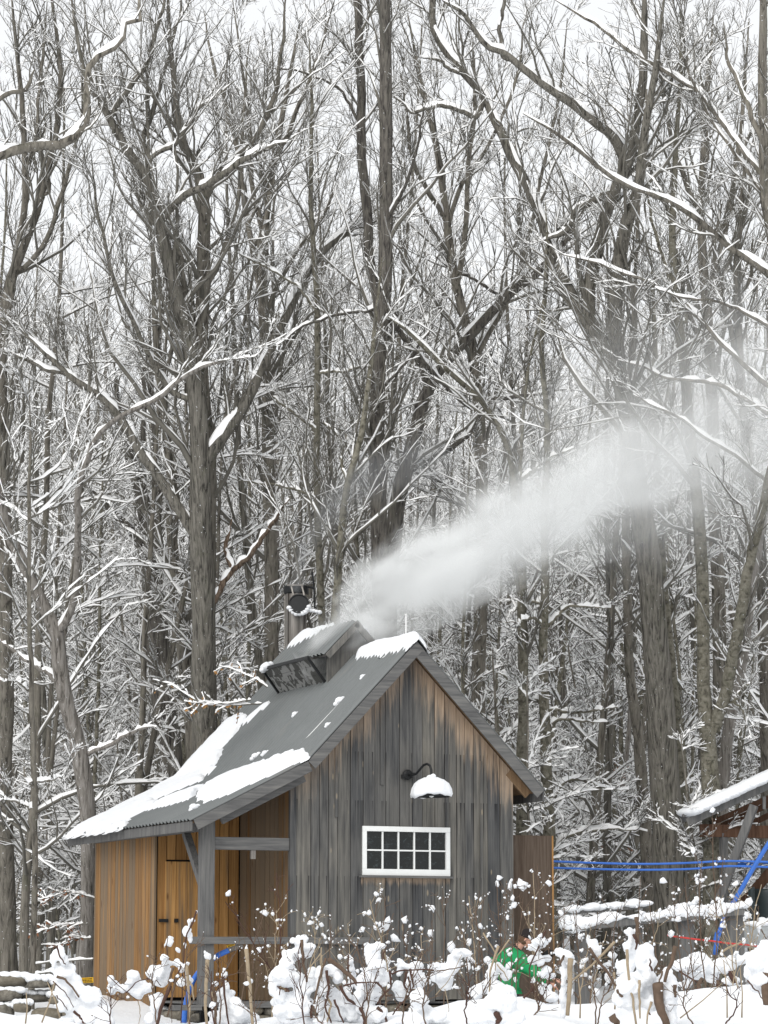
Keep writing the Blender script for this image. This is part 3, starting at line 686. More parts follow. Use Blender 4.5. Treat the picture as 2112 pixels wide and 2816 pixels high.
def frames(P):
    T = np.gradient(P, axis=1); T /= np.linalg.norm(T, axis=2, keepdims=True)+1e-9
    m = T.mean(1); ax = np.abs(m).argmin(1); ref = np.eye(3)[ax][:, None, :]
    S = np.cross(T, ref); S /= np.linalg.norm(S, axis=2, keepdims=True)+1e-9
    return T, S, np.cross(S, T)
def tubes(P, R, n, rough=0.):
    """P (N,K,3), R (N,K) -> verts, quads of n-sided tubes"""
    N, K, _ = P.shape; T, S, B = frames(P); a = 2*np.pi*np.arange(n)/n
    rr = R[:, :, None]*np.ones(n)
    if rough: rr = rr*(1+rough*RNG.normal(0, 1, rr.shape))
    V = P[:, :, None, :]+rr[..., None]*(np.cos(a)[:, None]*S[:, :, None, :]+np.sin(a)[:, None]*B[:, :, None, :])
    k = np.arange(K-1)[:, None]*n; j = np.arange(n); q = np.stack([k+j, k+(j+1) % n, k+n+(j+1) % n, k+n+j], -1).reshape(-1, 4)
    Q = (np.arange(N)[:, None, None]*K*n+q[None]).reshape(-1, 4)
    return V.reshape(-1, 3), Q
def snow_tubes(P, R, amt, n=3, gap=.25, h0=.018, steep=.30):
    """ridge of snow lying on top of every branch where it is not too steep"""
    if n == 3 and P.shape[1] > 4:                                   # finer steps, so that the snow lies in clumps
        Pn = np.empty((P.shape[0], P.shape[1]*2-1, 3)); Pn[:, ::2] = P; Pn[:, 1::2] = (P[:, 1:]+P[:, :-1])/2
        Rn = np.empty(Pn.shape[:2]); Rn[:, ::2] = R; Rn[:, 1::2] = (R[:, 1:]+R[:, :-1])/2; P, R = Pn, Rn
    N, K, _ = P.shape; T = np.gradient(P, axis=1); T /= np.linalg.norm(T, axis=2, keepdims=True)+1e-9
    hz = np.sqrt(np.maximum(0, 1-T[..., 2]**2)); a = np.clip((hz-steep)/.4, 0, 1)
    nz = RNG.uniform(.3, 1.5, (N, K))*(RNG.uniform(0, 1, (N, K)) > gap); nz[:, 0] *= .5
    a = a*nz*amt
    S = np.cross(T, [0, 0, 1.]); S /= np.linalg.norm(S, axis=2, keepdims=True)+1e-6
    U = np.cross(S, T)
    if n == 3: Rc = np.minimum(R, .007+.25*R); w = (Rc*.8+.0042*amt)*(a > .02)*RNG.uniform(.5, 1.2, R.shape); h = (h0*.8+Rc*.6)*a; base_lift = R-Rc
    else: w = (np.minimum(R*.92, .034+R*.48))*(a > .02)*(.6+.4*np.minimum(1, a)); h = (h0*.7+np.minimum(R*.6, .022+R*.12))*a
    prof = [(-1, 0), (0, 1), (1, 0)] if n == 3 else [(-1, -.05), (-.78, .72), (0, 1), (.78, .72), (1, -.05)]
    if n != 3: base_lift = 0*R; w = w*RNG.uniform(.6, 1.15, R.shape)
    base = P+U*(R*.35+base_lift*.8)[..., None]-U*(R*.6*(a <= .02))[..., None]
    V = np.stack([base+S*(w*p)[..., None]+U*((h+(R-base_lift)*.55)*q)[..., None]+(U*(R*.15)[..., None] if n > 3 else 0) for p, q in prof], 2)
    m = len(prof); k = np.arange(K-1)[:, None]*m
    j = np.arange(m-1) if m > 3 else np.arange(2)
    q = np.stack([k+j, k+j+1, k+m+j+1, k+m+j], -1).reshape(-1, 4)
    keep = (a[:, :-1] > .02) | (a[:, 1:] > .02)                     # (N,K-1)
    Q = (np.arange(N)[:, None, None]*K*m+q[None]).reshape(N, K-1, -1, 4)[keep].reshape(-1, 4)
    return V.reshape(-1, 3), Q

def spawn(P, R, n, t0, t1, ang, ang_s, length, K, r_k, tip, wig, trop, rng, lift=.1, minlen=.12, flat=0.):
    """n children on each parent; returns (N*n, K, 3), radii"""
    N, K0, _ = P.shape; M = N*n; pi_ = np.repeat(np.arange(N), n)
    t = rng.uniform(t0, t1, M); f = t*(K0-1); i = np.minimum(f.astype(int), K0-2); u = (f-i)[:, None]
    p = P[pi_, i]*(1-u)+P[pi_, i+1]*u; r = R[pi_, i]*(1-u[:, 0])+R[pi_, i+1]*u[:, 0]
    T = P[pi_, i+1]-P[pi_, i]; T /= np.linalg.norm(T, axis=1, keepdims=True)+1e-9
    L0 = np.linalg.norm(np.diff(P, axis=1), axis=2).sum(1)[pi_]
    pr = rng.normal(0, 1, (M, 3)); pr[:, 2] = pr[:, 2]*(1-flat)+lift*2; pr -= T*(pr*T).sum(1)[:, None]; pr /= np.linalg.norm(pr, axis=1, keepdims=True)+1e-9
    a = rng.normal(ang, ang_s, M)[:, None]; d = T*np.cos(a)+pr*np.sin(a); d[:, 2] += lift; d /= np.linalg.norm(d, axis=1, keepdims=True)
    L = np.maximum(minlen, L0*length*rng.uniform(.55, 1.25, M)*(1.1-.65*t)) if length < 5 else np.full(M, length)
    out = np.empty((M, K, 3)); out[:, 0] = p; st = (L/(K-1))[:, None]
    for k in range(1, K):
        out[:, k] = out[:, k-1]+d*st; d = d+rng.normal(0, wig, (M, 3)); d[:, 2] += trop; d /= np.linalg.norm(d, axis=1, keepdims=True)
    r0 = np.minimum(r*r_k, .011*L+.004); rr = r0[:, None]+(tip-r0[:, None])*np.linspace(0, 1, K)[None]**.9
    return out, np.maximum(rr, tip)

class Geo:
    def __init__(s): s.V, s.Q, s.n = [], [], 0
    def add(s, VQ):
        s.V.append(VQ[0]); s.Q.append(VQ[1]+s.n); s.n += len(VQ[0])
    def mesh(s, name, mat, smooth=True, off=None):
        V = np.concatenate(s.V); Q = np.concatenate(s.Q)
        if off is not None: V = V-np.asarray(off)
        used = np.zeros(len(V), bool); used[Q.ravel()] = True; mp = np.cumsum(used)-1
        return mesh_np(name, V[used], mp[Q], None, [mat], smooth=smooth)

def hero(name, label, d, trunk, limbs, bark, seed, n1=2.2, n2=5, n3=5, snow=1., group=None, dead=(), fan=1., cat='tree', drift=None, trunk_to_ground=True, twig_mat=None, child=(.6, .28, .35)):
    """tree traced from the photograph: trunk and limbs as (px, py, width px) lists at depth d"""
    rng = np.random.default_rng(seed); k = d/F_PX
    dr0 = drift if drift is not None else rng.uniform(-.12, .12)
    p3 = [at(x, y, d*(1+0*i)) for i, (x, y, w) in enumerate(trunk)]
    h0 = p3[0][2]; p3 = [p+FWDH*dr0*(p[2]-h0) for p in p3]
    r3 = [w*k/2 for _, _, w in trunk]; r3[-1] *= .3
    if trunk_to_ground:
        b = p3[0]+(p3[0]-p3[1])/max(1e-3, (p3[0][2]-p3[1][2]))*0; b = np.array([p3[0][0], p3[0][1], 0.]); b[2] = tz(b)-.15
        if p3[0][2]-b[2] > .4: p3 = [b]+p3; r3 = [r3[0]*1.25]+r3
    base = np.array([p3[0][0], p3[0][1], tz(p3[0])])
    root = thing(name, label, cat, base, group)
    P, R = smooth_path(p3, r3, 30, .012, seed)
    tg = Geo(); tg.add(tubes(P[None], R[None], 14, .035)); tr = put('trunk', tg.mesh('trunk', bark, True, base), root)
    parents = [(P[max(0, int(len(P)*.35)):], R[max(0, int(len(P)*.35)):])]
    grown = []; sn, tw = Geo(), Geo()
    sn.add(snow_tubes(P[None], R[None], snow*.9, 5, .25, .03))
    for li, lb in enumerate(limbs):
        isdead = li in dead
        q = [at(x, y, d) for x, y, w in lb]; best = None
        for Pq in [P]+grown:
            dv = Pq-CAM; zz = dv@FWD; dist = np.hypot(1056+F_PX*(dv@RIGHT)/zz-lb[0][0], 1408-F_PX*(dv@UPV)/zz-lb[0][1]); m_ = int(np.argmin(dist))
            if best is None or dist[m_] < best[0]-3: best = (dist[m_], Pq, m_)
        _, Ps, s0 = best; start = Ps[s0]; sl = rng.uniform(-.55, .55)
        L = np.r_[0, np.cumsum(np.linalg.norm(np.diff(np.array(q), axis=0), axis=1))]
        dd0 = (start-CAM)@FWD-d; q = [at(x, y, d+dd0+sl*l) for (x, y, w), l in zip(lb, L)]
        rr = [w*k/2 for _, _, w in lb]
        sb = Ps[max(0, s0-1)]
        if np.linalg.norm(q[0]-start) > .02: q = [sb*.5+start*.5]+q; rr = [rr[0]*1.05]+rr
        rr[-1] *= .35
        Pl, Rl = smooth_path(q, rr, 26, .012, seed*31+li)
        lg = Geo(); lg.add(tubes(Pl[None], Rl[None], 10, .035)); put('limb', lg.mesh('limb', M_DEAD if isdead else bark, True, base), root, None, 'reddish brown limb of bare dead wood' if isdead else None)
        sn.add(snow_tubes(Pl[None], Rl[None], snow*1.2, 5, .2, .034, .28))
        grown.append(Pl)
        if not isdead: parents.append((Pl, Rl))
    for Pp, Rp in parents:
        Lp = np.linalg.norm(np.diff(Pp, axis=0), axis=1).sum(); c = max(2, int(Lp*n1))
        a, ra = spawn(Pp[None], Rp[None], c, .12, 1., child[0], .22, min(.95, 1.25*child[1]*fan*(1+1.6/Lp)), 9, .5, .005, .16, .06, rng, .18, .6)
        b, rb_ = spawn(a, ra, n2+1, .1, 1., .6, .25, .5, 6, .65, .004, .17, .05, rng, .12, .25)
        c_, rc_ = spawn(b, rb_, n3+2, .15, 1., .6, .25, .6, 4, .7, .003, .18, .03, rng, .1, .16)
        tw.add(tubes(a, ra, 4)); tw.add(tubes(b, rb_, 3)); tw.add(tubes(c_, rc_, 3))
        sn.add(snow_tubes(a, ra, snow, 3, .12, .02, .2)); sn.add(snow_tubes(b, rb_, snow*.9, 3, .22, .018, .25)); 
        sn.add(snow_tubes(c_, rc_, snow*.5, 3, .45, .012, .4))
    put('twigs', tw.mesh('twigs', twig_mat or M_TWIG, True, base), root, 'stuff')
    put('branch_snow', sn.mesh('branch_snow', M_TSNOW, True, base), root, 'stuff')
    return root

M_WOUND = plain('black_wound', (.012, .011, .01), .9)
GB = 'tall bare trees close behind the sugar house'
# A: broad forked tree just left of the roof
hero('bare_tree', 'broad forked grey tree with wide lower limbs rising left of the smokestack', 48.8,
     [(570, 2120, 72), (570, 1800, 68), (560, 1600, 64), (554, 1473, 60), (553, 1314, 56), (548, 1190, 54), (541, 1091, 46), (528, 990, 44), (512, 923, 42), (484, 828, 38), (458, 700, 34), (433, 592, 30), (407, 496, 28), (375, 450, 24), (335, 385, 22), (305, 325, 20), (275, 285, 16), (248, 248, 14), (228, 180, 11), (205, 60, 9), (190, -60, 7)],
     [[(509, 1428, 30), (446, 1320, 28), (395, 1250, 26), (356, 1180, 24), (280, 1091, 20), (210, 1046, 17), (115, 957, 13), (51, 900, 8)],
      [(585, 1231, 34), (624, 1174, 34), (687, 1072, 32), (732, 964, 30), (751, 923, 28), (821, 789, 25), (866, 713, 22), (925, 660, 19), (985, 618, 14), (1060, 560, 9)],
      [(455, 595, 20), (500, 545, 20), (554, 510, 20), (620, 465, 18), (675, 432, 16), (735, 408, 13), (790, 390, 9)],
      [(589, 1657, 20), (615, 1610, 18), (637, 1575, 17), (632, 1540, 14), (627, 1500, 12), (637, 1416, 8)],
      [(637, 1575, 15), (665, 1545, 14), (700, 1511, 13), (750, 1440, 11), (796, 1371, 7)],
      [(305, 325, 15), (356, 240, 15), (395, 190, 13), (420, 120, 11), (450, 30, 9), (470, -60, 7)],
      [(407, 480, 18), (406, 433, 17), (389, 385, 15), (412, 325, 15), (425, 280, 13), (437, 242, 12), (448, 180, 11), (484, 60, 9), (500, -40, 7)],
      [(433, 420, 13), (475, 400, 13), (500, 360, 12), (540, 300, 10), (590, 270, 8), (650, 220, 6)],
      [(281, 1091, 14), (235, 1070, 13), (191, 1037, 12), (130, 1020, 11), (70, 990, 9), (6, 958, 6)],
      [(478, 1080, 16), (430, 1010, 15), (395, 945, 13), (350, 850, 12), (300, 730, 10), (262, 560, 8), (250, 420, 6)]],
     M_OAK, 1, 2.3, 5, 5, 1., GB, dead=(3, 4), drift=.0)
# A2: second stem behind it
hero('bare_tree', 'straight grey tree just behind the forked one, splitting into two upright stems', 49.5,
     [(572, 1300, 44), (562, 1150, 42), (554, 942, 40), (560, 820, 37), (560, 700, 36), (563, 541, 33), (545, 495, 27), (528, 465, 25), (510, 420, 22), (496, 382, 20), (485, 280, 17), (477, 191, 14), (470, 100, 11), (466, -60, 8)],
     [[(563, 541, 26), (590, 490, 22), (640, 440, 20), (690, 395, 18), (732, 318, 15), (757, 242, 12), (775, 100, 9), (790, -50, 7)],
      [(560, 800, 17), (600, 720, 15), (640, 600, 13), (660, 470, 11), (668, 300, 9), (690, 100, 7)],
      [(556, 900, 16), (520, 820, 14), (500, 700, 12), (470, 640, 8)]], M_GREYBARK, 2, 2.2, 5, 5, .9, GB)
# B: leaning tree at the left corner of the porch
hero('bare_tree', 'leaning tree with pale flaking bark forking low behind the porch corner', 47.6,
     [(236, 2560, 50), (238, 2400, 48), (231, 2251, 46), (213, 2106, 48), (197, 2030, 46), (181, 1962, 44), (159, 1817, 42), (153, 1750, 42), (130, 1700, 36), (108, 1651, 35), (64, 1562, 33), (40, 1500, 31), (19, 1447, 29), (4, 1377, 27), (-20, 1250, 24), (-50, 1050, 20), (-90, 850, 16)],
     [[(155, 1745, 22), (178, 1715, 21), (197, 1677, 20), (212, 1600, 20), (216, 1536, 19), (220, 1440, 18), (220, 1346, 17), (232, 1300, 16), (248, 1263, 15), (261, 1218, 14), (290, 1180, 14), (331, 1150, 14), (390, 1115, 13), (446, 1091, 12), (500, 1040, 10), (547, 1008, 9), (620, 990, 7), (687, 983, 5)],
      [(233, 2074, 12), (265, 2066, 12), (307, 2046, 11), (345, 2022, 10), (383, 2003, 8), (430, 2000, 5)],
      [(141, 1860, 13), (110, 1838, 12), (76, 1813, 11), (40, 1785, 9), (-5, 1757, 7)],
      [(20, 1447, 12), (5, 1430, 10), (-30, 1390, 8)]],
     M_PALE, 3, 1.5, 4, 5, 1.1, GB, drift=.0, fan=.7)
# gnarled limb entering from the left edge
hero('bare_tree', 'tree beyond the left edge reaching in with one gnarled crooked limb at the top', 42.,
     [(-260, 2700, 80), (-250, 1800, 72), (-230, 1000, 62), (-200, 600, 50), (-190, 300, 40), (-200, 0, 30)],
     [[(-215, 560, 36), (-120, 480, 34), (0, 428, 30), (60, 408, 29), (115, 395, 28), (165, 398, 27), (208, 376, 26), (236, 345, 25), (243, 300, 23), (240, 240, 21), (240, 188, 19), (270, 155, 18), (300, 140, 17), (331, 121, 16), (336, 92, 15), (338, 68, 15), (360, 62, 14), (382, 55, 12), (380, 10, 10), (385, -60, 8)],
      [(-200, 400, 22), (-90, 330, 18), (0, 282, 14), (40, 258, 13), (70, 248, 12), (86, 222, 10), (95, 190, 8)],
      [(-10, 430, 10), (-30, 360, 9), (-20, 250, 6)]], M_GREYBARK, 4, .9, 3, 4, 1.25, GB, drift=0., fan=.5)
# C: the tall dark central tree and its thinner neighbour
hero('bare_tree', 'tall dark straight trunk with a black wound rising behind the cupola', 49.,
     [(1050, 1800, 48), (1044, 1600, 47), (1041, 1528, 46), (1039, 1300, 45), (1038, 1146, 43), (1042, 1030, 42), (1048, 929, 41), (1055, 860, 42), (1061, 800, 40), (1064, 600, 37), (1062, 382, 36), (1060, 200, 33), (1057, 0, 31), (1055, -150, 28), (1050, -400, 20)],
     [[(1040, 850, 30), (1035, 800, 28), (1022, 750, 27), (1010, 690, 27), (1003, 573, 27), (990, 450, 26), (986, 382, 26), (984, 200, 25), (980, 0, 23), (978, -200, 17)],
      [(1060, 870, 18), (1090, 900, 17), (1130, 960, 14), (1175, 1010, 13), (1240, 1075, 11), (1300, 1130, 8)],
      [(1058, 830, 9), (1010, 850, 9), (930, 860, 8), (850, 890, 7), (760, 950, 5)],
      [(1040, 1080, 9), (1060, 1050, 9), (1100, 1000, 8), (1160, 930, 6), (1200, 880, 4)],
      [(1064, 620, 11), (1090, 560, 10), (1120, 480, 9), (1150, 380, 7), (1165, 250, 5)],
      [(985, 330, 9), (940, 250, 8), (890, 215, 7), (800, 195, 6), (740, 190, 4)]],
     M_DARKBARK, 5, 1.5, 5, 5, .9, GB, drift=0., fan=.8)
woundtree = bpy.data.objects[[o.name for o in bpy.data.objects if o.get('label', '').startswith('tall dark straight trunk')][0]]
for wy, ry in ((838, .16), (945, .05)):
    put('wound', blobs_mesh('wound', [(np.array(at(1050 if wy < 900 else 1046, wy, 48.9)), (.05, .05, ry))], M_WOUND, origin=woundtree.location, freq=6), woundtree)
hero('bare_tree', 'slim mottled sapling trunk standing between the smokestack and the dark trunk', 49.2,
     [(892, 1800, 20), (889, 1655, 20), (882, 1500, 20), (877, 1400, 19), (870, 1250, 18), (872, 1150, 18), (873, 1057, 18), (872, 960, 17), (867, 860, 16), (864, 764, 15), (857, 650, 14), (852, 547, 13), (853, 400, 11), (858, 255, 9), (850, 100, 7)],
     [[(868, 1180, 9), (830, 1150, 8), (780, 1110, 7), (740, 1085, 5)],
      [(872, 1030, 7), (920, 1010, 7), (980, 1010, 6), (1020, 1005, 4)],
      [(864, 850, 8), (830, 800, 7), (790, 770, 6), (700, 720, 5), (640, 690, 3)],
      [(878, 1380, 8), (820, 1350, 7), (760, 1335, 6), (690, 1325, 5), (600, 1300, 3)]], M_SMOOTH, 6, 1.6, 4, 5, 1.1, GB, fan=.8)
hero('bare_tree', 'slim leaning trunk tilted right, touching the dark trunk behind the smokestack', 48.,
     [(915, 1800, 22), (930, 1620, 21), (940, 1500, 20), (950, 1380, 20), (962, 1310, 18), (978, 1260, 18), (992, 1205, 17), (1005, 1130, 15), (1015, 1050, 14), (1030, 900, 11), (1050, 700, 8)],
     [[(955, 1330, 8), (935, 1220, 8), (915, 1180, 7), (890, 1160, 5)]], M_SMOOTH, 7, 1.8, 5, 5, 1., GB)
# E: the big double-stemmed oak on the right
hero('bare_tree', 'thickest oak on the right, bending and splitting into two stems above the steam', 47.5,
     [(1858, 2560, 108), (1846, 2420, 98), (1830, 2150, 84), (1814, 1910, 77), (1796, 1720, 72), (1780, 1560, 68), (1764, 1430, 63), (1750, 1337, 58), (1738, 1230, 54), (1727, 1146, 52), (1716, 1080, 50), (1698, 1015, 48), (1670, 970, 46), (1645, 938, 45), (1612, 890, 42), (1598, 850, 40), (1610, 800, 38), (1625, 755, 37), (1648, 636, 34), (1664, 585, 33), (1680, 541, 32), (1700, 495, 31), (1718, 458, 30), (1738, 414, 28), (1750, 350, 26), (1756, 286, 26), (1772, 191, 24), (1770, 64, 20), (1772, -80, 15)],
     [[(1716, 1050, 36), (1694, 985, 36), (1688, 923, 36), (1690, 840, 37), (1694, 764, 37), (1708, 690, 37), (1724, 624, 36), (1742, 560, 34), (1760, 500, 28), (1768, 400, 24), (1800, 200, 18), (1830, -50, 12)],
      [(1596, 862, 30), (1572, 800, 28), (1546, 751, 28), (1524, 700, 28), (1502, 636, 29), (1476, 570, 29), (1450, 509, 29), (1412, 433, 29), (1394, 390, 29), (1374, 350, 28), (1352, 300, 27), (1336, 261, 27), (1302, 222, 26), (1272, 190, 25), (1238, 150, 24), (1209, 108, 23), (1192, 60, 21), (1190, 0, 19), (1195, -90, 14)],
      [(1718, 440, 30), (1700, 395, 28), (1680, 369, 27), (1645, 342, 26), (1610, 318, 25), (1560, 280, 24), (1514, 248, 23), (1475, 218, 21), (1438, 191, 20), (1410, 168, 19), (1388, 150, 18), (1350, 138, 16), (1336, 120, 15), (1311, 83, 14), (1285, 45, 12), (1240, 15, 9), (1215, 0, 7)],
      [(1390, 158, 13), (1386, 110, 13), (1380, 60, 11), (1384, 10, 10), (1390, -70, 8)],
      [(1684, 530, 22), (1640, 552, 20), (1584, 575, 19), (1563, 610, 17), (1530, 640, 14), (1480, 665, 10)],
      [(1700, 1000, 12), (1690, 1130, 5)],
      [(1272, 195, 12), (1240, 185, 11), (1200, 170, 9), (1150, 155, 6)],
      [(1340, 268, 17), (1310, 330, 15), (1270, 310, 14), (1225, 300, 13), (1180, 300, 12), (1130, 310, 9), (1105, 280, 6)]],
     M_OAK, 8, 1.7, 5, 5, 1., GB, drift=0.)
# F: curving trunk half hidden by the steam
hero('bare_tree', 'crooked dark trunk curving up to the right behind the dark central trunk', 53.,
     [(1065, 1800, 49), (1080, 1480, 46), (1100, 1340, 43), (1132, 1231, 40), (1152, 1140, 37), (1172, 1059, 35), (1200, 1010, 32), (1234, 970, 30), (1285, 915, 28), (1330, 860, 27), (1374, 821, 26), (1412, 777, 25), (1455, 745, 24), (1502, 712, 22), (1560, 640, 17), (1620, 540, 12)],
     [[(1172, 1050, 24), (1158, 990, 22), (1130, 940, 20), (1100, 890, 16), (1070, 830, 11)],
      [(1110, 1300, 20), (1180, 1260, 17), (1240, 1230, 16), (1290, 1190, 12), (1330, 1110, 16), (1370, 1095, 14), (1440, 1085, 11), (1560, 1070, 6)],
      [(1374, 815, 9), (1340, 790, 9), (1290, 760, 8), (1240, 740, 6), (1190, 700, 4)]], M_DARKBARK, 9, 1.6, 5, 5, 1., GB)
# G: forked beech on the right
hero('bare_tree', 'smooth grey beech forking at shoulder height beside the open shelter', 46.,
     [(1960, 2560, 56), (1964, 2300, 52), (1962, 2115, 50), (1955, 2000, 44), (1946, 1900, 38), (1945, 1815, 36), (1946, 1700, 36), (1946, 1600, 35), (1938, 1420, 33), (1922, 1273, 31), (1908, 1120, 29), (1897, 1018, 28), (1884, 880, 26), (1871, 764, 24), (1862, 640, 21), (1868, 480, 18), (1880, 320, 15), (1895, 100, 11), (1900, -80, 8)],
     [[(1962, 2012, 38), (1975, 1970, 37), (1992, 1926, 36), (2008, 1850, 34), (2022, 1785, 33), (2042, 1690, 31), (2061, 1600, 30), (2085, 1480, 27), (2115, 1330, 24), (2150, 1150, 20)],
      [(1885, 880, 14), (1855, 800, 13), (1820, 700, 11), (1790, 600, 9), (1775, 480, 7)],
      [(1990, 1930, 9), (2020, 1936, 9), (2040, 1900, 8), (2065, 1870, 6)],
      [(2020, 1935, 6), (2050, 1985, 6), (2072, 2010, 5)]], M_SMOOTH, 10, 1.6, 5, 5, 1.1, GB)
hero('bare_tree', 'slim mottled tree right of the gable with drooping snowy side branches', 49.,
     [(1518, 2560, 40), (1516, 2330, 36), (1511, 2072, 30), (1504, 1900, 27), (1503, 1729, 25), (1506, 1600, 23), (1498, 1400, 20), (1505, 1200, 17), (1490, 1000, 14), (1495, 800, 11), (1490, 600, 8)],
     [[(1505, 1720, 9), (1540, 1680, 8), (1590, 1660, 7), (1680, 1672, 4)],
      [(1504, 1960, 9), (1470, 1930, 9), (1440, 1925, 8), (1400, 1925, 5)],
      [(1512, 1952, 9), (1560, 1955, 8), (1620, 1950, 7), (1700, 1945, 5)],
      [(1512, 2000, 8), (1545, 1978, 8), (1590, 1985, 6), (1670, 1986, 4)],
      [(1514, 2210, 8), (1550, 2155, 8), (1600, 2150, 7), (1650, 2165, 5), (1730, 2172, 3)],
      [(1520, 2350, 8), (1545, 2310, 8), (1590, 2288, 7), (1660, 2284, 6), (1780, 2287, 3)],
      [(1503, 1720, 9), (1470, 1690, 9), (1440, 1700, 7), (1390, 1712, 5)],
      [(1500, 1660, 8), (1460, 1655, 8), (1400, 1690, 5)]], M_SMOOTH, 11, 1.9, 5, 5, 1.5, GB, fan=.7, child=(.8, .25, .3))
hero('bare_tree', 'plain upright trunk standing just left of the thickest oak', 50.,
     [(1790, 2560, 40), (1778, 2330, 36), (1756, 2029, 30), (1740, 1920, 28), (1726, 1815, 26), (1718, 1600, 24), (1712, 1400, 21), (1700, 1150, 17), (1690, 900, 13), (1680, 700, 9)],
     [[(1722, 1700, 8), (1690, 1760, 8), (1672, 1800, 6)]], M_GREYBARK, 12, 1.3, 4, 5, 1., GB)
hero('bare_tree', 'scaly trunk half hidden behind the right side of the thickest oak', 51.,
     [(1895, 2560, 38), (1885, 2244, 34), (1863, 1986, 30), (1842, 1772, 27), (1830, 1600, 24), (1825, 1400, 20), (1815, 1150, 17), (1812, 900, 13), (1806, 600, 9)],
     [[(1850, 1850, 8), (1880, 1890, 8), (1890, 1910, 6)]], M_SMOOTH, 13, 1.3, 4, 5, 1., GB)
# trees whose long snowy limbs cross the right side
hero('bare_tree', 'tree at the right edge with long straight limbs sweeping up left under snow', 45.5,
     [(2250, 2700, 66), (2230, 2000, 54), (2190, 1300, 43), (2150, 800, 36), (2110, 547, 31), (2106, 430, 28), (2100, 200, 25), (2098, 0, 21), (2095, -120, 16)],
     [[(2106, 492, 13), (2020, 380, 12), (1934, 267, 12), (1840, 208, 11), (1756, 159, 11), (1690, 105, 10), (1629, 64, 9), (1527, 0, 7)],
      [(2150, 800, 20), (2106, 757, 19), (2060, 722, 18), (2011, 687, 17), (1950, 628, 16), (1883, 573, 15), (1800, 530, 14), (1724, 503, 13), (1660, 460, 11), (1597, 407, 11), (1520, 360, 9), (1438, 312, 7)],
      [(2160, 1060, 16), (2110, 1060, 15), (2040, 1000, 13), (1979, 948, 11), (1930, 890, 11), (1871, 827, 10), (1780, 780, 9), (1693, 745, 7), (1620, 715, 6), (1530, 695, 4)],
      [(2180, 1180, 15), (2112, 1135, 13), (2040, 1090, 12), (1973, 1053, 11), (1900, 1040, 10), (1820, 1027, 8), (1760, 1000, 7), (1700, 990, 4)],
      [(2200, 1400, 13), (2112, 1333, 11), (2030, 1260, 10), (1947, 1205, 9), (1900, 1170, 8), (1845, 1135, 7), (1790, 1110, 6), (1740, 1085, 4)],
      [(2150, 900, 10), (2112, 885, 10), (2040, 850, 9), (1960, 815, 7), (1880, 812, 6), (1800, 790, 4)],
      [(2104, 400, 18), (2075, 350, 16), (2050, 290, 14), (2010, 180, 11), (1990, 60, 7)],
      [(2110, 620, 11), (2085, 520, 10), (2020, 420, 9), (1960, 330, 8), (1900, 200, 7), (1840, 60, 5)]],
     M_GREYBARK, 14, 1.5, 5, 5, 1.05, GB, drift=0., fan=.6)
hero('bare_tree', 'pale slanted trunk leaning right at the right edge above the shelter roof', 49.,
     [(1985, 2560, 36), (2000, 2100, 34), (2030, 1900, 32), (2062, 1700, 30), (2090, 1500, 28), (2112, 1380, 26), (2150, 1150, 20)],
     [[(2040, 1850, 8), (2020, 1800, 7), (1985, 1780, 5)]], M_PALE, 15, 1.2, 4, 5, 1.2, GB)
# long diagonal limbs in the middle, from a tree inside the steam
hero('bare_tree', 'slender tree with a long diagonal limb running up left from the steam', 48.5,
     [(1440, 2560, 34), (1445, 2000, 30), (1440, 1600, 27), (1425, 1420, 24), (1405, 1250, 20), (1360, 1140, 17), (1290, 1060, 15), (1200, 980, 13), (1120, 900, 11), (1060, 860, 8)],
     [[(1430, 1400, 9), (1440, 1200, 9), (1460, 1000, 8), (1500, 800, 7), (1520, 600, 5)],
      [(1420, 1330, 12), (1490, 1290, 10), (1580, 1230, 8)],
      [(1445, 1900, 9), (1400, 1870, 8), (1370, 1850, 6)]], M_SMOOTH, 16, 1.8, 5, 5, 1.2, GB)
# dark big trunks in the left mid wood
hero('bare_tree', 'dark thick broken-topped trunk deep in the woods left of the forked tree', 58.,
     [(475, 2500, 72), (470, 2100, 66), (445, 1900, 64), (430, 1700, 60), (415, 1560, 54), (400, 1420, 46), (375, 1320, 38), (356, 1250, 30), (320, 1120, 20), (300, 950, 14)],
     [[(410, 1550, 26), (380, 1480, 24), (330, 1420, 22), (285, 1380, 18), (240, 1340, 12)],
      [(430, 1700, 20), (420, 1560, 20), (440, 1420, 18), (430, 1250, 15), (420, 1000, 12), (410, 800, 8)],
      [(400, 1420, 18), (390, 1250, 16), (400, 1100, 13), (380, 900, 10)]], M_DARKBARK, 17, 1.5, 5, 5, 1.1, GB)
hero('bare_tree', 'brown trunk close beside the forked tree, passing behind its foot', 54.,
     [(535, 2500, 44), (528, 2100, 40), (520, 1980, 38), (505, 1850, 36), (490, 1690, 33), (470, 1500, 29), (462, 1300, 25), (440, 1100, 21), (425, 900, 17), (418, 700, 13), (405, 500, 9)],
     [[(475, 1600, 12), (490, 1400, 11), (480, 1200, 9)], [(440, 1100, 12), (470, 950, 11), (475, 800, 8)]], M_GREYBARK, 18, 1.5, 5, 5, 1., GB)
hero('bare_tree', 'very thin straight pole tree near the left edge beside the stone wall', 44.,
     [(90, 2560, 17), (88, 2300, 16), (84, 2000, 15), (80, 1750, 13), (76, 1500, 11), (80, 1250, 8), (86, 1050, 6)],
     [[(84, 2150, 5), (120, 2140, 5), (170, 2138, 3)], [(82, 1900, 5), (50, 1880, 5), (10, 1876, 3)], [(86, 2220, 5), (40, 2205, 5), (0, 2203, 3)]],
     M_GREYBARK, 19, 2.4, 4, 5, 1.6, GB, child=(1.1, .25, .3))
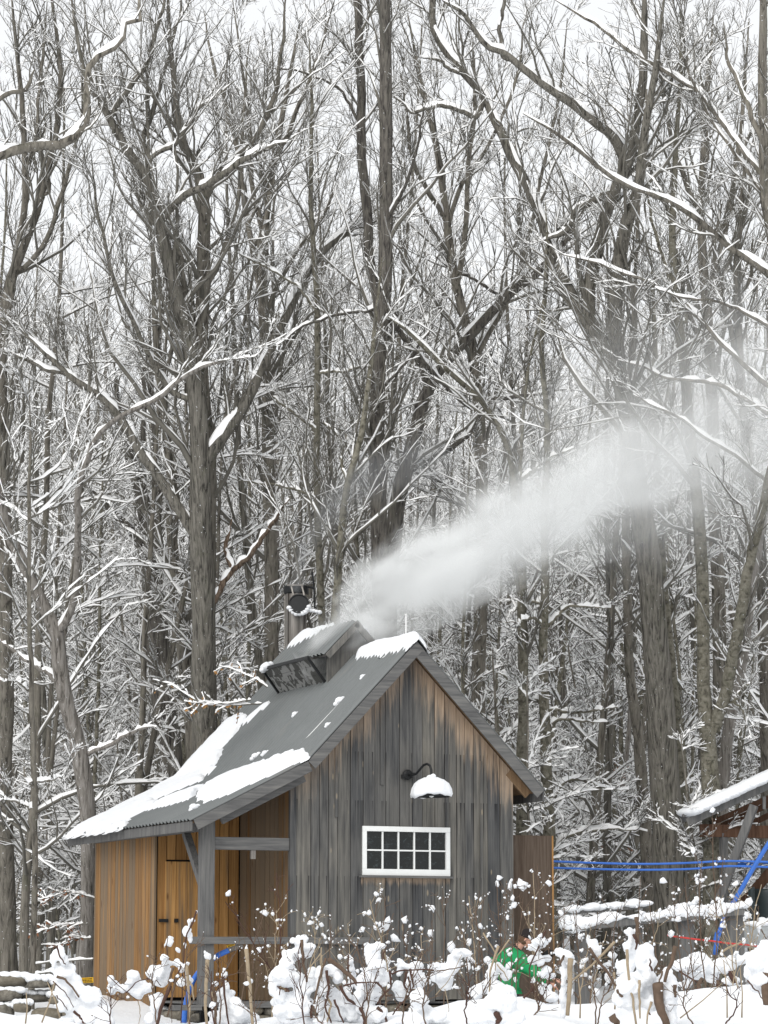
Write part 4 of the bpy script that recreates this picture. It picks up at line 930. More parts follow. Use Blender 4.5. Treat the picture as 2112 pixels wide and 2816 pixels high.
hero('bare_tree', 'upright many-stemmed maple filling the upper left sky', 51.,
     [(20, 2560, 50), (15, 2000, 44), (22, 1500, 38), (15, 1100, 33), (25, 860, 30), (60, 740, 26), (100, 640, 22), (135, 520, 19), (165, 400, 16), (180, 250, 13), (160, 80, 9), (150, -50, 7)],
     [[(25, 860, 20), (40, 740, 19), (55, 600, 18), (65, 450, 17), (60, 300, 14), (45, 120, 11), (30, -50, 8)],
      [(60, 740, 15), (110, 690, 14), (150, 600, 13), (180, 480, 11), (215, 300, 8), (230, 100, 6)],
      [(25, 880, 15), (0, 800, 14), (-30, 650, 12)],
      [(135, 520, 12), (110, 420, 12), (100, 300, 10), (120, 150, 8), (130, 0, 6)]], M_GREYBARK, 20, 1.7, 5, 5, .8, GB)
hero('bare_tree', 'upright maple with many thin stems in the top middle of the sky', 53.,
     [(760, 2500, 46), (745, 1800, 40), (735, 1300, 34), (725, 1000, 30), (715, 800, 26), (720, 640, 23), (735, 480, 20), (760, 330, 17), (790, 180, 13), (820, 0, 9)],
     [[(716, 800, 18), (690, 680, 17), (665, 520, 15), (640, 380, 13), (590, 200, 10), (560, 30, 7)],
      [(722, 640, 15), (700, 520, 14), (695, 380, 12), (670, 200, 9), (640, 0, 7)],
      [(735, 480, 13), (780, 400, 13), (830, 290, 11), (880, 150, 9), (920, 0, 6)],
      [(725, 900, 14), (760, 800, 13), (820, 680, 11), (900, 560, 9), (940, 420, 7)]], M_GREYBARK, 21, 1.7, 5, 5, .9, GB)
hero('bare_tree', 'tall slender-stemmed maple in the sky right of the two tall central stems', 54.,
     [(1330, 2500, 44), (1320, 1800, 38), (1325, 1400, 33), (1300, 1000, 28), (1255, 800, 24), (1225, 600, 21), (1200, 420, 17), (1160, 250, 13), (1120, 60, 9)],
     [[(1255, 800, 16), (1280, 650, 15), (1290, 480, 13), (1310, 300, 11), (1300, 100, 8)],
      [(1225, 600, 14), (1180, 520, 13), (1130, 400, 11), (1100, 200, 8)],
      [(1300, 1000, 15), (1380, 860, 14), (1440, 700, 12), (1490, 480, 10), (1540, 250, 8), (1560, 50, 6)],
      [(1230, 640, 13), (1270, 520, 12), (1345, 400, 10), (1420, 200, 8), (1450, 20, 6)]], M_GREYBARK, 22, 1.7, 5, 5, .9, GB)
hero('bare_tree', 'upright maple in the top right sky behind the sweeping snowy limbs', 55.,
     [(1990, 2500, 46), (1990, 1800, 40), (1975, 1300, 34), (1965, 1000, 30), (1955, 800, 27), (1940, 600, 23), (1945, 400, 19), (1960, 200, 15), (1975, 0, 11)],
     [[(1955, 800, 17), (2000, 640, 16), (2030, 450, 14), (2050, 250, 11), (2060, 50, 8)],
      [(1942, 620, 15), (1890, 520, 14), (1850, 380, 12), (1820, 200, 9), (1800, 0, 7)],
      [(1965, 1000, 16), (1910, 900, 15), (1860, 760, 13), (1830, 560, 11), (1690, 300, 8)],
      [(1945, 420, 12), (1910, 300, 11), (1880, 150, 9), (1870, 0, 6)]], M_GREYBARK, 23, 1.7, 5, 5, .9, GB)
hero('bare_tree', 'double-stemmed tree rising above the broken steam at the far right', 50.5,
     [(2110, 2500, 44), (2100, 1900, 38), (2075, 1500, 32), (2050, 1300, 28), (2030, 1080, 24), (2020, 900, 21), (2015, 760, 18), (2030, 600, 14), (2040, 400, 10)],
     [[(2025, 1000, 14), (1990, 820, 14), (1970, 680, 12), (1985, 560, 9)], [(2020, 850, 11), (2060, 760, 11), (2070, 640, 8)]], M_GREYBARK, 24, 1.5, 4, 5, 1.1, GB)

# ------------------------------------------------------------------ the woods behind: prototypes, then copies
def proto(seed, H, r0, bark, first, n1, ang, l1, n2, n3, snow, steepness=.05, lean=.03, k1=8, low=0, flat=0.):
    rng = np.random.default_rng(seed)
    z = np.linspace(0, 1, 9); dr = rng.normal(0, lean, 2)
    p = np.c_[np.cumsum(rng.normal(dr[0], .022, 9))*H/8, np.cumsum(rng.normal(dr[1], .022, 9))*H/8, z*H-.2]
    p[:, :2] -= p[0, :2]
    P, R = smooth_path(p, r0*(1-z*.93)**.85+.01, 24, .008, seed)
    tg = Geo(); tg.add(tubes(P[None], R[None], 9, .03))
    a, ra = spawn(P[None], R[None], n1, first, .99, ang, .2, l1, k1, .5, .006, .12, steepness, rng, .08, .6, flat)
    if low:
        b0, rb0 = spawn(P[None], R[None], low, .06, first+.1, 1.25, .25, .16, k1, .3, .005, .14, .0, rng, .05, .9, flat); a = np.concatenate([a, b0]); ra = np.concatenate([ra, rb0])
    b, rb_ = spawn(a, ra, n2, .12, 1., .65, .25, .42, 5, .65, .0045, .16, steepness*.6, rng, .1, .25, flat)
    c_, rc_ = spawn(b, rb_, n3+1, .12, 1., .65, .25, .5, 4, .7, .0035, .16, .02, rng, .08, .18, flat)
    tw, sn = Geo(), Geo()
    tw.add(tubes(a, ra, 4)); tw.add(tubes(b, rb_, 3)); tw.add(tubes(c_, rc_, 3))
    sn.add(snow_tubes(P[None], R[None], snow*.7, 5, .3, .02)); sn.add(snow_tubes(a, ra, snow*1.1, 3, .12, .022, .2)); sn.add(snow_tubes(b, rb_, snow, 3, .2, .02, .22)); sn.add(snow_tubes(c_, rc_, snow*.6, 3, .4, .014, .35))
    return tg.mesh('trunk', bark), tw.mesh('twigs', M_TWIG), sn.mesh('branch_snow', M_TSNOW)
TREES = [proto(101, 21, 0.099, M_GREYBARK, .38, 22, .55, .36, 7, 6, .85), proto(102, 23, 0.120, M_OAK, .35, 24, .6, .36, 7, 6, .85, low=5),
         proto(103, 19, 0.078, M_SMOOTH, .30, 22, .6, .34, 7, 6, 1., low=6), proto(104, 22, 0.088, M_GREYBARK, .42, 22, .45, .38, 7, 6, .8),
         proto(105, 17, 0.062, M_SMOOTH, .22, 22, .75, .32, 7, 6, 1.05, low=7, flat=.3), proto(106, 24, 0.140, M_DARKBARK, .4, 24, .6, .36, 7, 6, .85, low=4),
         proto(107, 18, 0.068, M_GREYBARK, .3, 22, .55, .36, 7, 6, .95, low=6), proto(108, 20, 0.083, M_PALE, .35, 22, .6, .36, 7, 6, .9, low=4)]
POLES = [proto(111, 15, .075, M_GREYBARK, .35, 14, .55, .22, 5, 4, 1., low=8, flat=.5), proto(112, 13, .055, M_SMOOTH, .3, 14, .7, .2, 5, 4, 1.1, low=9, flat=.6), proto(113, 17, .095, M_OAK, .4, 16, .5, .24, 5, 4, .9, low=7, flat=.5)]
SAPS = [proto(201, 8.5, .038, M_SMOOTH, .10, 22, 1.2, .26, 6, 5, 1.5, -.012, .06, flat=.75), proto(202, 5.5, .028, M_GREYBARK, .08, 18, 1.25, .3, 6, 5, 1.5, -.02, .08, flat=.8),
        proto(203, 11., .05, M_SMOOTH, .12, 26, 1.15, .24, 6, 5, 1.5, -.005, .05, flat=.75), proto(204, 4., .022, M_GREYBARK, .08, 16, 1.2, .36, 6, 5, 1.5, -.02, .1, flat=.8),
        proto(205, 13.5, .06, M_GREYBARK, .12, 30, 1.1, .22, 6, 5, 1.4, .0, .04, flat=.7)]
def place(meshes, name, label, cat, group, p, s, rz, tilt):
    root = thing(name, label, cat, (p[0], p[1], tz(p)-.05), group); root.scale = (s, s, s); root.rotation_euler = (tilt[0], tilt[1], rz)
    t = put('trunk', meshes[0], root); put('twigs', meshes[1], root, 'stuff'); put('branch_snow', meshes[2], root, 'stuff'); return root
rt_ = np.random.default_rng(77)
def scatter(n, d0, d1, sep, margin, avoid=()):
    pts, tries = [], 0
    while len(pts) < n and tries < 20000:
        tries += 1; d = math.sqrt(rt_.uniform(d0**2, d1**2)); l = rt_.uniform(-1, 1)*(d*1056/F_PX+margin)
        p = CAM+FWDH*d+RIGHT*l
        if d < 52 and -2.6 < p[0] < 5.2 and -1 < p[1] < 7.5: continue
        if all((p[0]-q[0])**2+(p[1]-q[1])**2 > sep**2 for q in pts): pts.append((p[0], p[1], d, l))
    return pts
MARKS = [(84, 'the thin left pole tree'), (210, 'the leaning porch tree'), (440, 'the broken-topped dark trunk'), (570, 'the forked tree'), (815, 'the smokestack'), (945, 'the slim tilted trunk'),
         (1041, 'the dark central trunk'), (1240, 'the gable peak'), (1505, 'the mottled tree'), (1735, 'the upright trunk'), (1815, 'the thickest oak'), (1960, 'the forked beech'), (2060, 'the open shelter')]
def where(d, l):
    px = 1056+l/d*F_PX; m = min(MARKS, key=lambda t: abs(t[0]-px)); return ('just left of ' if px < m[0] else 'just right of ')+m[1]
def lean_word(t):
    top = np.array([t[1], -t[0], 0.])@RIGHT                  # where a small tilt sends the tip, as seen from the front
    return 'leaning left ' if top < -.035 else ('leaning right ' if top > .035 else '')
LOOK = ['slender grey', 'furrowed brown', 'mottled smooth', 'many-stemmed grey', 'thin low-branched', 'thick dark', 'slim grey', 'pale flaky']
SLOOK = ['thin', 'short bushy', 'tall thin', 'low spreading', 'tall pole-like']
for i, (x, y, d, l) in enumerate(scatter(18, 56, 78, 1.8, 1.)+scatter(48, 78, 110, 1.5, 1.5)):
    k = int(rt_.choice([0, 2, 3, 4, 6, 7] if d < 80 else 8))
    near = 'Near' if d < 66 else ('Farther' if d < 85 else 'Distant')
    tl = rt_.normal(0, .035, 2); ln = lean_word(tl)
    place(TREES[k], 'forest_tree', f'{near.lower()} {LOOK[k]} forest tree {ln}{where(d, l)}', 'tree', f'forest trees in the woods behind the sugar house', (x, y), rt_.uniform(.68, .95), rt_.uniform(0, 6.28), tl)
for i, (x, y, d, l) in enumerate(scatter(95, 51, 95, .9, .8)):
    k = int(rt_.integers(0, 3)); near = 'near' if d < 60 else ('farther' if d < 76 else 'distant'); tl = rt_.normal(0, .03, 2)
    place(POLES[k], 'pole_tree', f"{near} {['slim grey', 'very slim mottled', 'straight brown'][k]} pole tree {lean_word(tl)}{where(d, l)}", 'tree', 'slim pole trees in the woods behind the sugar house', (x, y), rt_.uniform(.75, 1.1), rt_.uniform(0, 6.28), tl)
for i, (x, y, d, l) in enumerate(scatter(150, 46.5, 84, .7, .8)):
    k = int(rt_.choice(5, p=[.2, .13, .25, .1, .32]))
    near = 'near' if d < 55 else ('farther' if d < 66 else 'distant')
    tl = rt_.normal(0, .06, 2); ln = lean_word(tl)
    place(SAPS[k], 'sapling', f'{near} {SLOOK[k]} snow-laden sapling {ln}{where(d, l)}', 'sapling', 'snow-laden saplings in the woods behind the sugar house', (x, y), rt_.uniform(.75, 1.25), rt_.uniform(0, 6.28), tl)

# far woods: one mass that nobody could count
hid = bpy.data.collections.new('far_wood_kinds')
def joined(ms):
    import bmesh
    me = bpy.data.meshes.new('far_tree'); V, Q, MI, n = [], [], [], 0
    for k, m in enumerate(ms):
        v = np.empty(len(m.vertices)*3, np.float32); m.vertices.foreach_get('co', v); q = np.empty(len(m.loops), np.int32); m.loops.foreach_get('vertex_index', q)
        V.append(v.reshape(-1, 3)); Q.append(q.reshape(-1, 4)+n); MI.append(np.full(len(q)//4, k)); n += len(v)//3
    return mesh_np('far_tree', np.concatenate(V), np.concatenate(Q), None, [ms[0].materials[0], M_TWIG, M_TSNOW], np.concatenate(MI), True)
FARP = [proto(301, 19, 0.090, M_GREYBARK, .18, 20, .7, .3, 5, 4, 1.5, low=6), proto(302, 21, 0.108, M_PALE, .25, 20, .6, .34, 5, 4, 1.4, low=6), proto(303, 15, 0.060, M_SMOOTH, .12, 22, .9, .28, 5, 4, 1.5), proto(304, 8, 0.030, M_GREYBARK, .08, 20, 1.1, .28, 5, 4, 1.2, flat=.5)]
for p in FARP: hid.objects.link(bpy.data.objects.new('far_tree', joined(p)))
pts = scatter(760, 82, 190, .8, 3.)
fm = bpy.data.meshes.new('far_woods'); fm.from_pydata([(x, y, tz((x, y))-.1) for x, y, d, l in pts], [], []); fm.update()
fo = put('far_woods', fm, None, 'stuff'); fo['label'] = 'far grey woods of countless snow-lined bare trees filling the background'
fo['category'] = 'woods'
ng = bpy.data.node_groups.new('far_woods', 'GeometryNodeTree')
ng.interface.new_socket('Geometry', in_out='INPUT', socket_type='NodeSocketGeometry'); ng.interface.new_socket('Geometry', in_out='OUTPUT', socket_type='NodeSocketGeometry')
gi, go = ng.nodes.new('NodeGroupInput'), ng.nodes.new('NodeGroupOutput')
ci = ng.nodes.new('GeometryNodeCollectionInfo'); ci.inputs[0].default_value = hid; ci.inputs['Separate Children'].default_value = True; ci.inputs['Reset Children'].default_value = True
iop = ng.nodes.new('GeometryNodeInstanceOnPoints'); iop.inputs['Pick Instance'].default_value = True
rv = ng.nodes.new('FunctionNodeRandomValue'); rv.data_type = 'FLOAT_VECTOR'; rv.inputs[0].default_value = (-.04, -.04, 0); rv.inputs[1].default_value = (.04, .04, 6.28)
rs = ng.nodes.new('FunctionNodeRandomValue'); rs.data_type = 'FLOAT'; rs.inputs[2].default_value = .75; rs.inputs[3].default_value = 1.15; rs.inputs['Seed'].default_value = 3
ng.links.new(gi.outputs[0], iop.inputs['Points']); ng.links.new(ci.outputs[0], iop.inputs['Instance']); ng.links.new(rv.outputs[0], iop.inputs['Rotation']); ng.links.new(rs.outputs[1], iop.inputs['Scale']); ng.links.new(iop.outputs[0], go.inputs[0])
fo.modifiers.new('woods', 'NODES').node_group = ng
# ================================================================== around the shed
M_BLUE = plain('blue_plastic_pipe', (.045, .15, .52), .45, 0, .3, .15, 4.)
M_YELLOW = plain('yellow_tag', (.75, .43, .01), .6, 0, .3, .08)
M_PRINT = plain('dark_print', (.04, .03, .015), .7)
M_RED = plain('red_plastic', (.45, .04, .035), .5)
M_STRAW = plain('dry_straw', (.33, .265, .185), .85, 0, .1, .35, 30.)
M_STALK = plain('brown_stalk', (.13, .092, .068), .9, 0, .1, .4, 30.)
M_REDSTALK = plain('red_brown_stalk', (.085, .05, .04), .9, 0, .1, .4, 30.)
M_LEAF = plain('dry_beech_leaf', (.42, .24, .10), .8, 0, .15, .3, 8.)
M_RUST = plain('rusty_leaf', (.26, .12, .065), .8, 0, .15, .3, 8.)
M_TUB = plain('white_tub_plastic', (.5, .52, .52), .5)
M_BARREL = plain('dark_green_barrel', (.02, .03, .032), .45, 0, .4)

def pts3(lst, d): return [Vector(at(x, y, d)) for x, y in lst]
def curve3(lst, d, K=24, jit=0.):
    P, _ = smooth_path([at(x, y, d) for x, y in lst], [1.]*len(lst), K, jit); return [Vector(p) for p in P]
# twin sap lines strung between the side door and the shelter
for nm, ys, sag, lab in (('sap_line', (2368, 2370), 8, 'upper of two blue sap lines strung between the side door and the shelter'), ('sap_line', (2386, 2384), 6, 'lower of two blue sap lines strung between the side door and the shelter')):
    P = curve3([(1500, ys[0]), (1650, ys[0]+sag*.7), (1780, ys[0]+sag), (1900, ys[0]+sag*.6), (2000, ys[1]-2), (2140, ys[1]+1)], 45.2, 30)
    o = MB().tube(P, .018, 8).build(nm, M_BLUE, None, smooth=True); tag(o, lab, 'pipe', 'twin blue sap lines')
o = MB().tube(curve3([(2010, 2378), (2060, 2377), (2140, 2379)], 46.6, 8), .025, 8).build('sap_line', M_BLUE, None, smooth=True); tag(o, 'short blue sap line passing behind the shelter brace', 'pipe', 'twin blue sap lines')
# blue hose with metal coupling and yellow tag left of the post
hose = thing('blue_hose', 'blue hose arching past the porch post with a metal coupling and yellow tag', 'hose', at(515, 2775, 41.6))
MB().tube(curve3([(506, 2812), (509, 2775), (517, 2735), (533, 2694), (560, 2658), (595, 2630), (632, 2612)], 41.6, 26), .040, 12).build('hose', M_BLUE, hose, smooth=True)
cpl = pts3([(630, 2613), (642, 2607), (655, 2602), (668, 2598)], 41.6)
MB().tube([cpl[0], cpl[1]], .043, 12).tube([cpl[1], cpl[2]], .048, 12).tube([cpl[2], cpl[3]], .035, 12).build('coupling', M_STEEL, hose, smooth=False)
def tag_plate(name, parent, pa, pb, h, d, rows, label=None, cat=None):
    """small printed plate between two photo points, rows of short dashes as print too small to read"""
    a, b = Vector(at(*pa, d)), Vector(at(*pb, d)); u = (b-a).normalized(); n = (Vector(CAM)-a).normalized(); v = n.cross(u).normalized(); L = (b-a).length
    mb = MB(); P = [a-v*0, a+u*L, a+u*L+v*h, a+v*h]; mb.hexa(P+[p-n*.012 for p in P], 0)
    r_ = random.Random(4)
    for i in range(rows):
        x = .08*L
        while x < L*.88:
            w = r_.uniform(.05, .16)*L; w = min(w, L*.92-x); z0 = h*(.9-(i+.8)/(rows)*.85); zz = z0+h*.5/rows
            q = [a+u*x+v*z0+n*.003, a+u*(x+w)+v*z0+n*.003, a+u*(x+w)+v*zz+n*.003, a+u*x+v*zz+n*.003]; mb.add(q, [(0, 1, 2, 3)], 1); x += w+.035*L
    o = mb.build(name, [M_YELLOW, M_PRINT], parent)
    if label: tag(o, label, cat)
    return o
tag_plate('warning_tag', hose, (625, 2606), (647, 2599), .035, 41.5, 2)
tag_plate('yellow_sign', None, (224, 2704), (257, 2702), .085, 45.4, 3, 'small yellow sign with dark print low behind the left corner of the porch', 'sign')

# open shelter at the right edge
she = thing('open_shelter', 'open timber shelter with snowy roof and braced posts at the right edge', 'shelter', at(2060, 2560, 45.5))
DS = 45.5
def slab(pa, pb, th, y_off, depth, name, mat, par=she, bev=.006):
    """timber between two photo points seen edge-on, th metres high, depth metres deep"""
    a, b = Vector(at(*pa, DS+y_off)), Vector(at(*pb, DS+y_off)); return MB().bar((a+b)/2-(b-a)/2+Vector(FWDH)*depth/2, b+Vector(FWDH)*depth/2, depth, th, (0, 0, 1)).build(name, mat, par, bevel=bev)
slab((1890, 2262), (2260, 2092), .13, 0, .05, 'fascia', M_TIMBER)
slab((1893, 2244), (2260, 2074), .05, .0, 2.6, 'roof_panel', M_TIMBER)
sn_ = blobs_mesh('shelter_snow', [(np.array(at(1893+i*9.2, 2234-i*4.22, DS+.1+j*.5)), (.13, .32, .075)) for i in range(38) for j in range(5)], M_SNOW, freq=5, amp=.1)
tag(put('shelter_snow', sn_), 'even snow layer along the sloping shelter roof', 'snow')
slab((1925, 2283), (2200, 2290), .20, .25, .12, 'beam', M_REDWOOD)
slab((1960, 2283), (2260, 2145), .10, .9, .06, 'rafter', M_REDWOOD); slab((1990, 2300), (2260, 2175), .10, 1.7, .06, 'rafter', M_REDWOOD); slab((1960, 2262), (2260, 2130), .09, .4, .05, 'rafter', M_REDWOOD)
slab((2075, 2214), (1978, 2478), .13, -.08, .1, 'brace', M_TIMBER)
slab((2007, 2462), (2120, 2345), .07, .3, .08, 'brace', M_TIMBER); slab((2040, 2490), (2130, 2385), .16, .5, .10, 'brace', M_REDWOOD)
slab((2102, 2225), (2102, 2190), .06, -.02, .05, 'block', M_TIMBER)
MB().tube([Vector(at(1990, 2290, DS+.3)), Vector(at(1990, 2640, DS+.3))], .075, 4).build('post', M_TIMBER, she)
MB().tube([Vector(at(2170, 2240, DS+.3)), Vector(at(2172, 2650, DS+.3))], .08, 4).build('post', M_TIMBER, she)
MB().tube([Vector(at(2170, 2190, DS+2.4)), Vector(at(2172, 2650, DS+2.4))], .08, 4).build('post', M_TIMBER, she)
hose2 = thing('blue_pipe', 'bright blue pipe slanting down from the shelter and behind the snowy rail', 'pipe', at(2000, 2500, 44.6))
MB().tube(curve3([(2150, 2265), (2112, 2322), (2070, 2390), (2030, 2460), (2000, 2510), (1985, 2545), (1972, 2585), (1966, 2625)], 44.6, 28), .036, 10).build('pipe', M_BLUE, hose2, smooth=True)
MB().tube(pts3([(1974, 2565), (1968, 2592)], 44.6), .045, 10).build('joint', M_BLUE, hose2)
bar = thing('dark_barrel', 'dark barrel standing under the shelter beside the white tub', 'barrel', at(2105, 2540, 45.8))
MB().lathe([(.0, 0), (.24, 0), (.26, .08), (.265, .35), (.26, .5), (.25, .56), (0, .56)], at(2118, 2541, 45.8), 24).build('drum', M_BARREL, bar, smooth=True)
MB().tube(pts3([(2066, 2440), (2068, 2545)], 45.4), .055, 8).build('stand', M_BARREL, bar)
tub = thing('white_tub', 'white tub with snow on its rim under the shelter', 'tub', at(2095, 2625, 43.5))
MB().lathe([(0, 0), (.33, 0), (.36, .28), (.38, .29), (.38, .33), (.34, .33), (.3, .05)], at(2098, 2606, 43.5), 28).build('wall', M_TUB, tub, smooth=True)
tag(put('tub_snow', blobs_mesh('tub_snow', [(np.array(at(2098+40*math.cos(a), 2545+6*math.sin(a), 43.5+.3*math.sin(a))), (.13, .13, .045)) for a in np.linspace(0, 6.28, 12)], M_SNOW)), 'snow filling the white tub under the shelter', 'snow')
tag(put('barrel_snow', blobs_mesh('barrel_snow', [(np.array(at(2095+i*8, 2530+4*math.sin(i), 45.0)), (.08, .1, .05)) for i in range(6)], M_SNOW)), 'snow bank at the foot of the dark barrel', 'snow')

# low rail fence under a thick roll of snow
fen = thing('rail_fence', 'low timber rail fence between the side door and the shelter', 'fence', at(1800, 2620, 42.5))
DF = 42.5
MB().bar(at(1545, 2553, DF), at(2046, 2506, DF), .16, .11).build('rail', M_TIMBER, fen, bevel=.01)
for px, w, yt in ((2020, .25, 2512), (1885, .21, 2525), (1745, .2, 2540), (1600, .2, 2552)):
    a = np.array(at(px, yt, DF+.14)); MB().box(a[0]-w/2, a[0]+w/2, a[1]-.07, a[1]+.07, tz(a)-.1, a[2]).build('post', M_TIMBER, fen, bevel=.008)
bl = []
for t in np.linspace(0, 1, 60):
    x = 1550+t*490; y = 2540-t*46+5*math.sin(t*17); r = .085+.03*math.sin(t*9+1)+.02*math.sin(t*31) - .05*max(0, 1-abs(t-.34)/.04)
    bl.append((np.array(at(x, y, DF)), (.07, .12, r)))
rs_ = put('rail_snow', blobs_mesh('rail_snow', bl, M_SNOW, freq=8, amp=.12)); tag(rs_, 'thick roll of snow lying along the low rail fence', 'snow')
MB().bar(at(1555, 2510, DF+1.6), at(1780, 2492, DF+1.6), .25, .06).build('rail', M_TIMBER, fen)
tag(put('board_snow', blobs_mesh('board_snow', [(np.array(at(1560+i*8, 2502-i*.65+2*math.sin(i*1.3), DF+1.6)), (.09, .2, .055+.02*math.sin(i*.9))) for i in range(28)], M_SNOW, freq=7, amp=.15)), 'snow on the lower board behind the rail fence', 'snow')
o = MB().tube([Vector(at(x, y, 41.9)) for x, y in ((1835, 2572), (1868, 2577), (1912, 2583), (1960, 2588), (2000, 2594), (2050, 2598), (2095, 2604))], .014, 7).build('red_rope', M_RED, None, smooth=True); tag(o, 'red rope strung low in front of the rail fence', 'rope')
# dry stone wall at the left
swl = thing('stone_wall', 'low dry stone wall capped with snow at the left edge', 'wall', at(60, 2760, 39.))
rs2 = np.random.default_rng(8)
caps = []
for row in range(3):
    x = -40+rs2.uniform(0, 40)
    while x < 185:
        w = rs2.uniform(36, 105); px = x+w/2; py = 2704+row*36+rs2.uniform(-13, 13)+max(0, px-90)*.2
        c = at(px, py, 39+rs2.uniform(-.15, .2)-row*.15); r = (w/2*39/F_PX*1.03, .2, rs2.uniform(.055, .1))
        V = ICO2[0].copy(); V = np.sign(V)*np.abs(V)**.7; V = V*(1+lump(V, 1.7, .18, x))[:, None]*np.asarray(r)
        V = V[:, :1]*RIGHT+V[:, 1:2]*FWDH+V[:, 2:]*np.array([0, 0, 1.])+np.asarray(c)-np.array(world_loc(swl))
        put('stone', mesh_np('stone', V, None, ICO2[1], [M_STONE], smooth=True), swl)
        if row < 2 or rs2.uniform() < .5:
            for j in np.linspace(-.8, .8, 4): caps.append((np.array(c)+RIGHT*r[0]*j+np.array([0, 0, .075]), (r[0]*.42, .17, .05+.015*(row == 0))))
        x += w
tag(put('wall_snow', blobs_mesh('wall_snow', caps, M_SNOW, freq=8, amp=.15)), 'pillows of snow on top of the dry stone wall', 'snow')
for (x0, y0, x1, y1, w, lab) in ((86, 2653, 256, 2638, .03, 'thin snowy stick leaning across the left woods near the porch corner'), (90, 2680, 200, 2672, .03, 'snow-lined fallen branch above the stone wall')):
    p = np.array([at(x0, y0, 44.5), at((x0+x1)/2, (y0+y1)/2-2, 44.4), at(x1, y1, 44.2)]); P, R = smooth_path(p, [w/2]*3, 10, .01); rt0 = thing('fallen_branch', lab, 'branch', p[0])
    gg = Geo(); gg.add(tubes(P[None], R[None], 6)); put('stick', gg.mesh('stick', M_TWIG, True, p[0]), rt0); gg = Geo(); gg.add(snow_tubes(P[None], R[None], 1.3, 5, .0)); put('branch_snow', gg.mesh('branch_snow', M_TSNOW, True, p[0]), rt0)

# beech boughs that kept their leaves
def bough(label, d, lines, nl, mat, seed):
    rng = np.random.default_rng(seed); p0 = at(*lines[0][0], d); root = thing('beech_branch', label, 'branch', p0); tw, sn, lf = Geo(), Geo(), Geo(); LV, LT, n = [], [], 0
    for ln in lines:
        P, R = smooth_path([at(x, y, d+.15*i) for i, (x, y) in enumerate(ln)], np.linspace(.014, .005, len(ln)), 14, .008, seed)
        a, ra = spawn(P[None], R[None], 9, .1, 1, .8, .3, .25, 6, .6, .004, .15, 0, rng, .02, .25, .5)
        for PP, RR in ((P[None], R[None]), (a, ra)):
            tw.add(tubes(PP, RR, 4)); sn.add(snow_tubes(PP, RR, 1.5, 3, .15))
        pp = a.reshape(-1, 3)
        for q in pp[rng.integers(0, len(pp), nl)]:
            u = rng.normal(0, 1, 3); u /= np.linalg.norm(u); v = np.cross(u, rng.normal(0, 1, 3)); v /= np.linalg.norm(v); s = rng.uniform(.03, .05)
            q = q-np.array([0, 0, s*.6]); w_ = np.cross(u, v)*s*.25
            LV += [q-u*s, q+v*s*.5+w_, q+u*s, q-v*s*.5+w_]; LT += [(n, n+1, n+2), (n, n+2, n+3)]; n += 4
    put('twigs', tw.mesh('twigs', M_TWIG, True, p0), root, 'stuff'); put('branch_snow', sn.mesh('branch_snow', M_TSNOW, True, p0), root, 'stuff')
    put('leaves', mesh_np('leaves', np.array(LV)-p0, None, LT, [mat]), root, 'stuff')
bough('low beech bough with a few tan leaves in front of the forked tree foot', 45.5, [[(720, 1935), (640, 1938), (560, 1934), (500, 1905), (460, 1880), (420, 1868)], [(735, 1890), (690, 1860), (650, 1845), (600, 1830)], [(690, 1925), (620, 1930), (530, 1932)]], 22, M_LEAF, 3)
bough('thin beech twigs with rust leaves in the woods left of the porch', 46.5, [[(260, 2470), (190, 2455), (120, 2470)], [(240, 2540), (180, 2545), (100, 2560)], [(250, 2580), (200, 2585), (150, 2600)]], 26, M_RUST, 4)
bough('rust-leaved twigs low in the woods right of the side door', 52., [[(1640, 2330), (1690, 2320), (1740, 2330)], [(1660, 2080), (1690, 2100), (1720, 2120)]], 12, M_RUST, 5)

# ================================================================== person bending down by the right corner
M_GREEN = plain('green_jacket', (.012, .25, .085), .7, 0, .2, .12, 7.)
M_SKIN = plain('skin', (.50, .27, .20), .55, 0, .3, .1, 20.)
M_TROUS = plain('dark_trousers', (.03, .035, .05), .85)
M_HAT = plain('dark_knit_hat', (.018, .014, .014), .9)
M_HAIR = plain('short_brown_hair', (.09, .05, .03), .8)
DP = 41.4
pb0 = np.array(at(1395, 2800, DP)); pb0[2] = tz(pb0)
person = thing('person', 'person in green jacket and dark hat bending forward by the side door', 'person', pb0)
def PX(px, py, t=0.): return Vector(np.array(at(px, py, DP-t))-pb0)
def skin(name, verts, edges, radii, mat, root=0, sub=2, par=person):
    me = bpy.data.meshes.new(name); me.from_pydata([tuple(v) for v in verts], edges, []); me.materials.append(mat); o = put(name, me, par)
    md = o.modifiers.new('skin', 'SKIN'); md.use_smooth_shade = True
    for sv, r in zip(me.skin_vertices[0].data, radii): sv.radius = (r, r) if isinstance(r, (int, float)) else r
    me.skin_vertices[0].data[root].use_root = True
    s_ = o.modifiers.new('sub', 'SUBSURF'); s_.levels = sub; s_.render_levels = sub; return o
gz = pb0[2]
def at_ground(px, t): 
    p = np.array(at(px, 2800, DP-t)); p[2] = gz; return Vector(p-pb0)
foot_a, foot_b = at_ground(1388, .18), at_ground(1412, -.16)
kn_a, kn_b = (foot_a+PX(1372, 2700, .1))/2+Vector(RIGHT)*.13, (foot_b+PX(1374, 2700, -.1))/2+Vector(RIGHT)*.16
